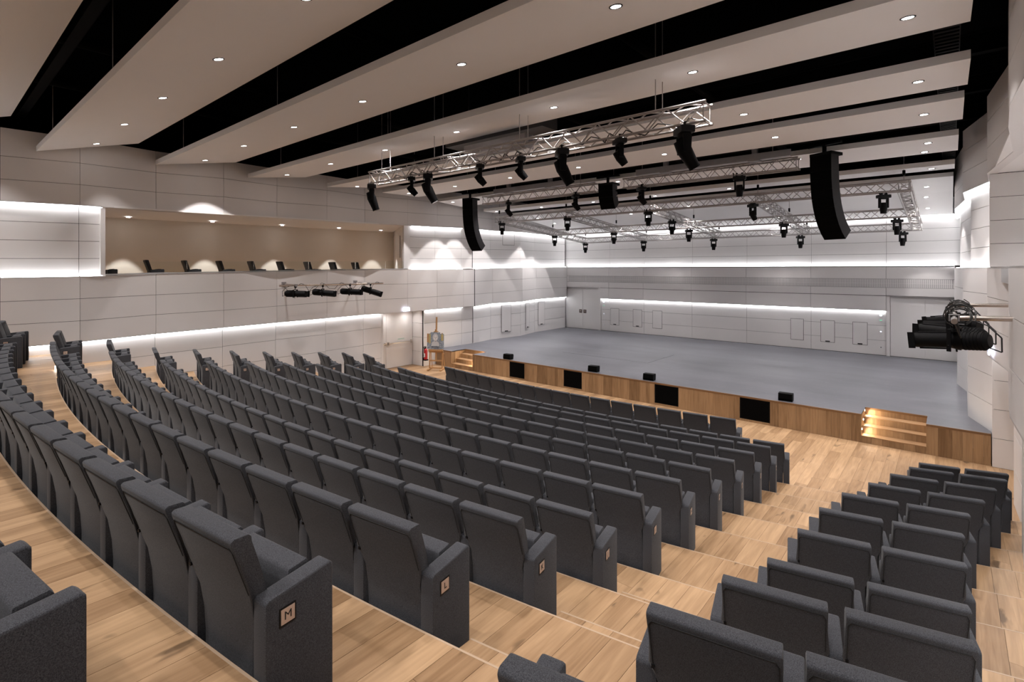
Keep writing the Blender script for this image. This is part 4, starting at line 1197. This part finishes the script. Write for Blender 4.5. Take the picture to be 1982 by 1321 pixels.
# ---------------------------------------------------------------- SIDE LIGHT BARS WITH PROFILE SPOTS
def profile_spot(x, y, z, yaw, pitch, label, group, scale=1.0, flip=1):
    t = empty('profile_spotlight', (x, y, z), yaw); tag(t, label, 'stage light', group); t.scale = (scale,)*3
    c = MB().box(-.02, .02, -.03, .03, -.06, .045).tube((0, 0, -.05), (0, 0, -.12), .012, 6)
    c.obj('hook_clamp', M['black'], t)
    yk = MB()
    for sx in (-1, 1): yk.box(sx*.125-.004, sx*.125+.004, -.022, .022, -.38, -.12)
    yk.box(-.125, .125, -.022, .022, -.125, -.115)
    yk.obj('yoke', M['black'], t)
    b = MB()
    b.tube((0, -.34, 0), (0, -.30, 0), .075, 18, .105).tube((0, -.30, 0), (0, -.02, 0), .105, 18).tube((0, -.02, 0), (0, .04, 0), .105, 18, .088)
    b.tube((0, .04, 0), (0, .40, 0), .088, 18)
    body = b.obj('barrel', M['black'], t, loc=(0, 0, -.255), rot=(pitch, 0, 0), smooth=True)
    rb = MB()
    for k in range(6): rb.tube((0, -.29+.035*k, 0), (0, -.275+.035*k, 0), .112, 18)
    rb.obj('cooling_ring', M['black'], body, smooth=True)
    MB().box(-.09, .09, .40, .415, -.09, .09).box(-.10, -.085, .37, .44, -.10, .10).box(.085, .10, .37, .44, -.10, .10).obj('gel_frame', M['black'], body)
    MB().box(-.012, .012, .06, .36, -.108, -.09).obj('slide_rail', M['black_gloss'], body)
    MB().box(-.012, .012, .06, .36, .09, .104).obj('slide_rail', M['black_gloss'], body)
    sh = MB()
    for a in range(4):
        an = a*PI/2+.4
        sh.tube((math.cos(an)*.09, .0, math.sin(an)*.09), (math.cos(an)*.15, .01, math.sin(an)*.15), .010, 5)
    sh.obj('shutter_handle', M['black'], body)
    disc('rear_cap', .070, M['black_gloss'], body, (0, -.341, 0), rot=(PI/2, 0, 0))
    pts = [(.0, -.33, -.30), (.03, -.43, -.34), (.05, -.42, -.18), (.04, -.30, -.05), (.02, -.16, .0)]
    MB().path(pts, .008, 6).obj('power_cable', M['cable'], t)
    return t
def light_bar(x, y0, y1, z, wallx, arms, label):
    t = empty('lighting_bar', (x, (y0+y1)/2, z)); tag(t, label, 'lighting bar', 'side lighting bars')
    o = (-x, -(y0+y1)/2, -z)
    MB().tube((x, y0, z), (x, y1, z), .030, 14).obj('bar_tube', M['steel'], t, loc=o, smooth=True)
    for ya in arms:
        a = MB().tube((x, ya, z), (wallx, ya, z+.02), .030, 12).obj('wall_arm', M['steel'], t, loc=o, smooth=True)
        MB().box(x-.05, x+.05, ya-.04, ya+.04, z-.04, z+.04).obj('bracket', M['galv'], a)
        MB().box(wallx-.01, wallx+.01, ya-.08, ya+.08, z-.08, z+.10).obj('wall_plate', M['galv'], a)
    rnd = random.Random(int(y0*10))
    for k in range(5):
        yy = y0+.5+(y1-y0-1)*k/4
        s = 1 if x < 0 else -1
        MB().path([(x, yy-.35, z-.03), (x-.06*s, yy-.2, z-.12-.1*rnd.random()), (x-.05*s, yy, z-.16), (x, yy+.12, z+.0), (x+.04*s, yy+.2, z+.06), (x, yy+.35, z+.02)], .008, 6).obj('cable_loop', M['cable'], t, loc=o)
    if x > 0:
        mb = MB()
        for k in range(16):
            yy = rnd.uniform(y0+.15, y0+2.6); a0 = rnd.uniform(0, 6.28); r = rnd.uniform(.06, .16)
            pts = [(x+.06+r*math.cos(a0+q*.55), yy+.12*q*rnd.uniform(.2, .5), z+.02+r*.9*math.sin(a0+q*.55)) for q in range(8)]
            mb.path(pts, .007, 5)
        tag(mb.obj('cable_tangle', M['cable'], t, loc=o), kind='stuff')
    return t
light_bar(-8.10, 7.60, 11.55, 3.64, -8.95, (8.15, 10.9), 'steel lighting bar with four spots on brackets on the left wall')
light_bar(8.28, 7.45, 11.55, 3.60, 8.95, (8.05, 10.9), 'steel lighting bar on brackets on the right wall, seen end on')
for i, (y, pc, yw) in enumerate(((8.13, -.02, -.95), (9.10, -.10, -.75), (10.15, -.05, -.85), (11.0, -.32, -.72))):
    profile_spot(-8.10, y, 3.62, yw, pc, 'black profile spotlight on the left wall bar, %s from its left end' % ORD[i+1], 'spots on the left wall bar', 1.0)
for i, (y, pc, yw) in enumerate(((7.95, -.10, 1.18), (8.75, .0, 1.1), (9.9, -.10, 1.0), (10.9, -.15, .9))):
    profile_spot(8.28, y, 3.59, yw, pc, 'black profile spotlight on the right wall bar, %s from the viewer' % ORD[i+1], 'spots on the right wall bar', .98)

# ---------------------------------------------------------------- SERVICES BETWEEN THE PANELS
d = empty('air_handling_box', (0, 9.1, 7.3)); tag(d, 'dark grey ribbed air unit hanging above the nearest lighting truss', 'air unit')
MB().box(-1.55, 1.55, -.28, .28, -.02, .42).obj('casing', M['duct'], d)
rb = MB()
for k in range(60): rb.box(-1.5+.05*k, -1.48+.05*k, -.30, -.28, .06, .38)
o = rb.obj('casing_rib', M['duct'], d); tag(o, kind='stuff')
p = empty('lift_housing', (.30, 8.75, 6.98)); tag(p, 'long pale housing seen through the braces of the nearest truss', 'housing')
MB().box(-.95, .95, -.16, .16, -.16, .16).obj('casing', M['galv'], p, bevel=.02)
MB().box(-.80, .95, -.10, .10, -.19, -.16).obj('bottom_lip', M['white_plastic'], p)
for n, (xa, xb, w) in enumerate(((-4.5, -1.3, 'left'), (1.2, 5.3, 'right'))):
    r = empty('ceiling_rail', ((xa+xb)/2, 13.85, 7.02)); tag(r, 'galvanised steel channel above the split truss, %s half' % w, 'rail', 'steel channels above the split truss')
    h = (xb-xa)/2
    MB().box(-h, h, -.03, .03, -.08, .08).box(-h, h, -.09, .09, -.09, -.08).obj('channel', M['galv'], r)
    for xx in (-h*.55, h*.6):
        MB().box(xx-.06, xx+.06, -.06, .06, .08, .5).box(xx-.14, xx+.14, -.12, .12, -.12, -.09).obj('drop_post', M['galv'], r)

# ---------------------------------------------------------------- EASEL WITH POSTER, EXTINGUISHER
e = empty('artist_easel', (-7.92, 14.02, 0), math.radians(32)); tag(e, 'wooden studio easel standing beside the left stage steps', 'easel')
W = M['easel_wood']
for sx in (-1, 1):
    MB().hexa([(sx*.27-.02, -.02, .05), (sx*.27+.02, -.02, .05), (sx*.27+.02, .02, .05), (sx*.27-.02, .02, .05),
               (sx*.25-.02, .06, 1.52), (sx*.25+.02, .06, 1.52), (sx*.25+.02, .10, 1.52), (sx*.25-.02, .10, 1.52)]).obj('upright', W, e)
    MB().box(sx*.27-.03, sx*.27+.03, -.30, .42, .02, .06).obj('foot', W, e)
    MB().tube((sx*.27, .36, .06), (sx*.25, .09, 1.0), .014, 6).obj('rear_strut', W, e)
MB().box(-.29, .29, -.02, .02, .06, .11).obj('cross_rail', W, e)
MB().box(-.29, .29, -.02, .02, .36, .41).obj('cross_rail', W, e)
MB().box(-.30, .30, -.10, .03, .80, .84).box(-.30, .30, -.10, -.085, .84, .87).box(-.30, .30, .0, .03, .72, .80).obj('tray', W, e)
MB().hexa([(-.03, .0, .36), (.03, .0, .36), (.03, .03, .36), (-.03, .03, .36), (-.03, .10, 2.18), (.03, .10, 2.18), (.03, .13, 2.18), (-.03, .13, 2.18)]).obj('mast', W, e)
MB().box(-.08, .08, -.04, .10, 1.56, 1.60).box(-.035, .035, -.02, .09, 1.60, 1.68).obj('top_clamp', W, e)
MB().tube((.31, -.02, .68), (.36, -.02, .68), .02, 8).obj('knob', W, e)
po = empty('poster_board', (-7.92+.03, 14.02-.05, .845), math.radians(32)); po.rotation_euler = (math.radians(-3), 0, math.radians(32))
tag(po, 'blue-grey art poster boards with a sketched head on the easel', 'poster')
MB().box(-.20, .20, -.035, -.025, .0, .72).obj('front_board', M['poster'], po)
MB().box(-.36, .36, -.015, -.005, .03, .66).obj('rear_board', M['poster'], po)
MB().box(-.36, -.29, -.018, -.015, .30, .66).obj('side_strip', W, po)
MB().box(-.28, -.19, -.019, -.015, .26, .64).obj('ochre_patch', M['ochre'], po)
MB().box(.24, .33, -.019, -.015, .38, .64).obj('ochre_patch', M['ochre'], po)
def flat(pts, y, name, mat):
    mb = MB(); mb.v = [(a, y, b) for a, b in pts]+[(a, y+.002, b) for a, b in pts]; k = len(pts)
    mb.f = [tuple(range(k)), tuple(k+i for i in range(k))[::-1]]+[(i, (i+1) % k, k+(i+1) % k, k+i) for i in range(k)]
    return mb.obj(name, mat, po)
ell = lambda cx, cy, rx, ry, n=18: [(cx+rx*math.cos(2*PI*i/n), cy+ry*math.sin(2*PI*i/n)) for i in range(n)]
flat([(-.17, .16), (.17, .16), (.15, .30), (.05, .36), (-.05, .36), (-.14, .30)], -.037, 'printed_shoulders', M['paper_grey'])
flat(ell(.0, .52, .115, .155), -.0375, 'printed_hair', M['paper_grey'])
flat(ell(.01, .485, .085, .115), -.039, 'printed_face', M['white_plastic'])
for cx in (-.025, .045): flat(ell(cx, .505, .017, .008, 10), -.0405, 'printed_eye', M['sketch'])
flat([(-.05, .525), (.0, .53), (.0, .536), (-.05, .531)], -.0405, 'printed_brow', M['sketch'])
flat([(.02, .53), (.07, .525), (.07, .531), (.02, .536)], -.0405, 'printed_brow', M['sketch'])
flat([(.004, .50), (.012, .50), (.020, .462), (.0, .462)], -.0405, 'printed_nose', M['sketch'])
flat([(-.018, .437), (.042, .437), (.03, .428), (-.006, .428)], -.0405, 'printed_mouth', M['sketch'])
flat([(-.03, .372), (.05, .372), (.02, .35), (0, .35)], -.0405, 'printed_chin_shadow', M['sketch'])
flat([(-.18, .10), (.17, .10), (.17, .13), (-.18, .13)], -.037, 'printed_band', M['sketch'])
flat([(-.06, .045), (.16, .045), (.16, .065), (-.06, .065)], -.037, 'printed_band', M['sketch'])
x_ = empty('fire_extinguisher', (-8.78, 14.20, .30)); tag(x_, 'red fire extinguisher hung on the wall behind the easel', 'fire extinguisher')
cy = MB().tube((0, 0, .02), (0, 0, .42), .075, 18).tube((0, 0, .42), (0, 0, .48), .075, 18, .03).obj('cylinder', M['red'], x_, smooth=True)
MB().box(-.045, .045, -.078, -.07, .12, .28).obj('instruction_label', M['white_plastic'], cy)
MB().tube((0, 0, .48), (0, 0, .53), .025, 10).box(-.015, .015, -.10, .02, .53, .55).box(-.015, .015, -.10, .02, .56, .575).obj('valve', M['ink'], x_)
MB().path([(0, -.02, .51), (-.07, -.04, .54), (-.12, -.05, .47), (-.125, -.05, .34), (-.11, -.04, .20), (-.09, -.02, .06)], .011, 8).obj('hose', M['cable'], x_)
MB().box(-.13, -.07, -.06, 0, -.02, .08).box(-.08, .08, -.08, .08, -.03, .02).obj('foot_ring', M['black'], x_)
MB().box(-.09, -.06, -.03, .03, .1, .5).obj('wall_bracket', M['black'], x_)
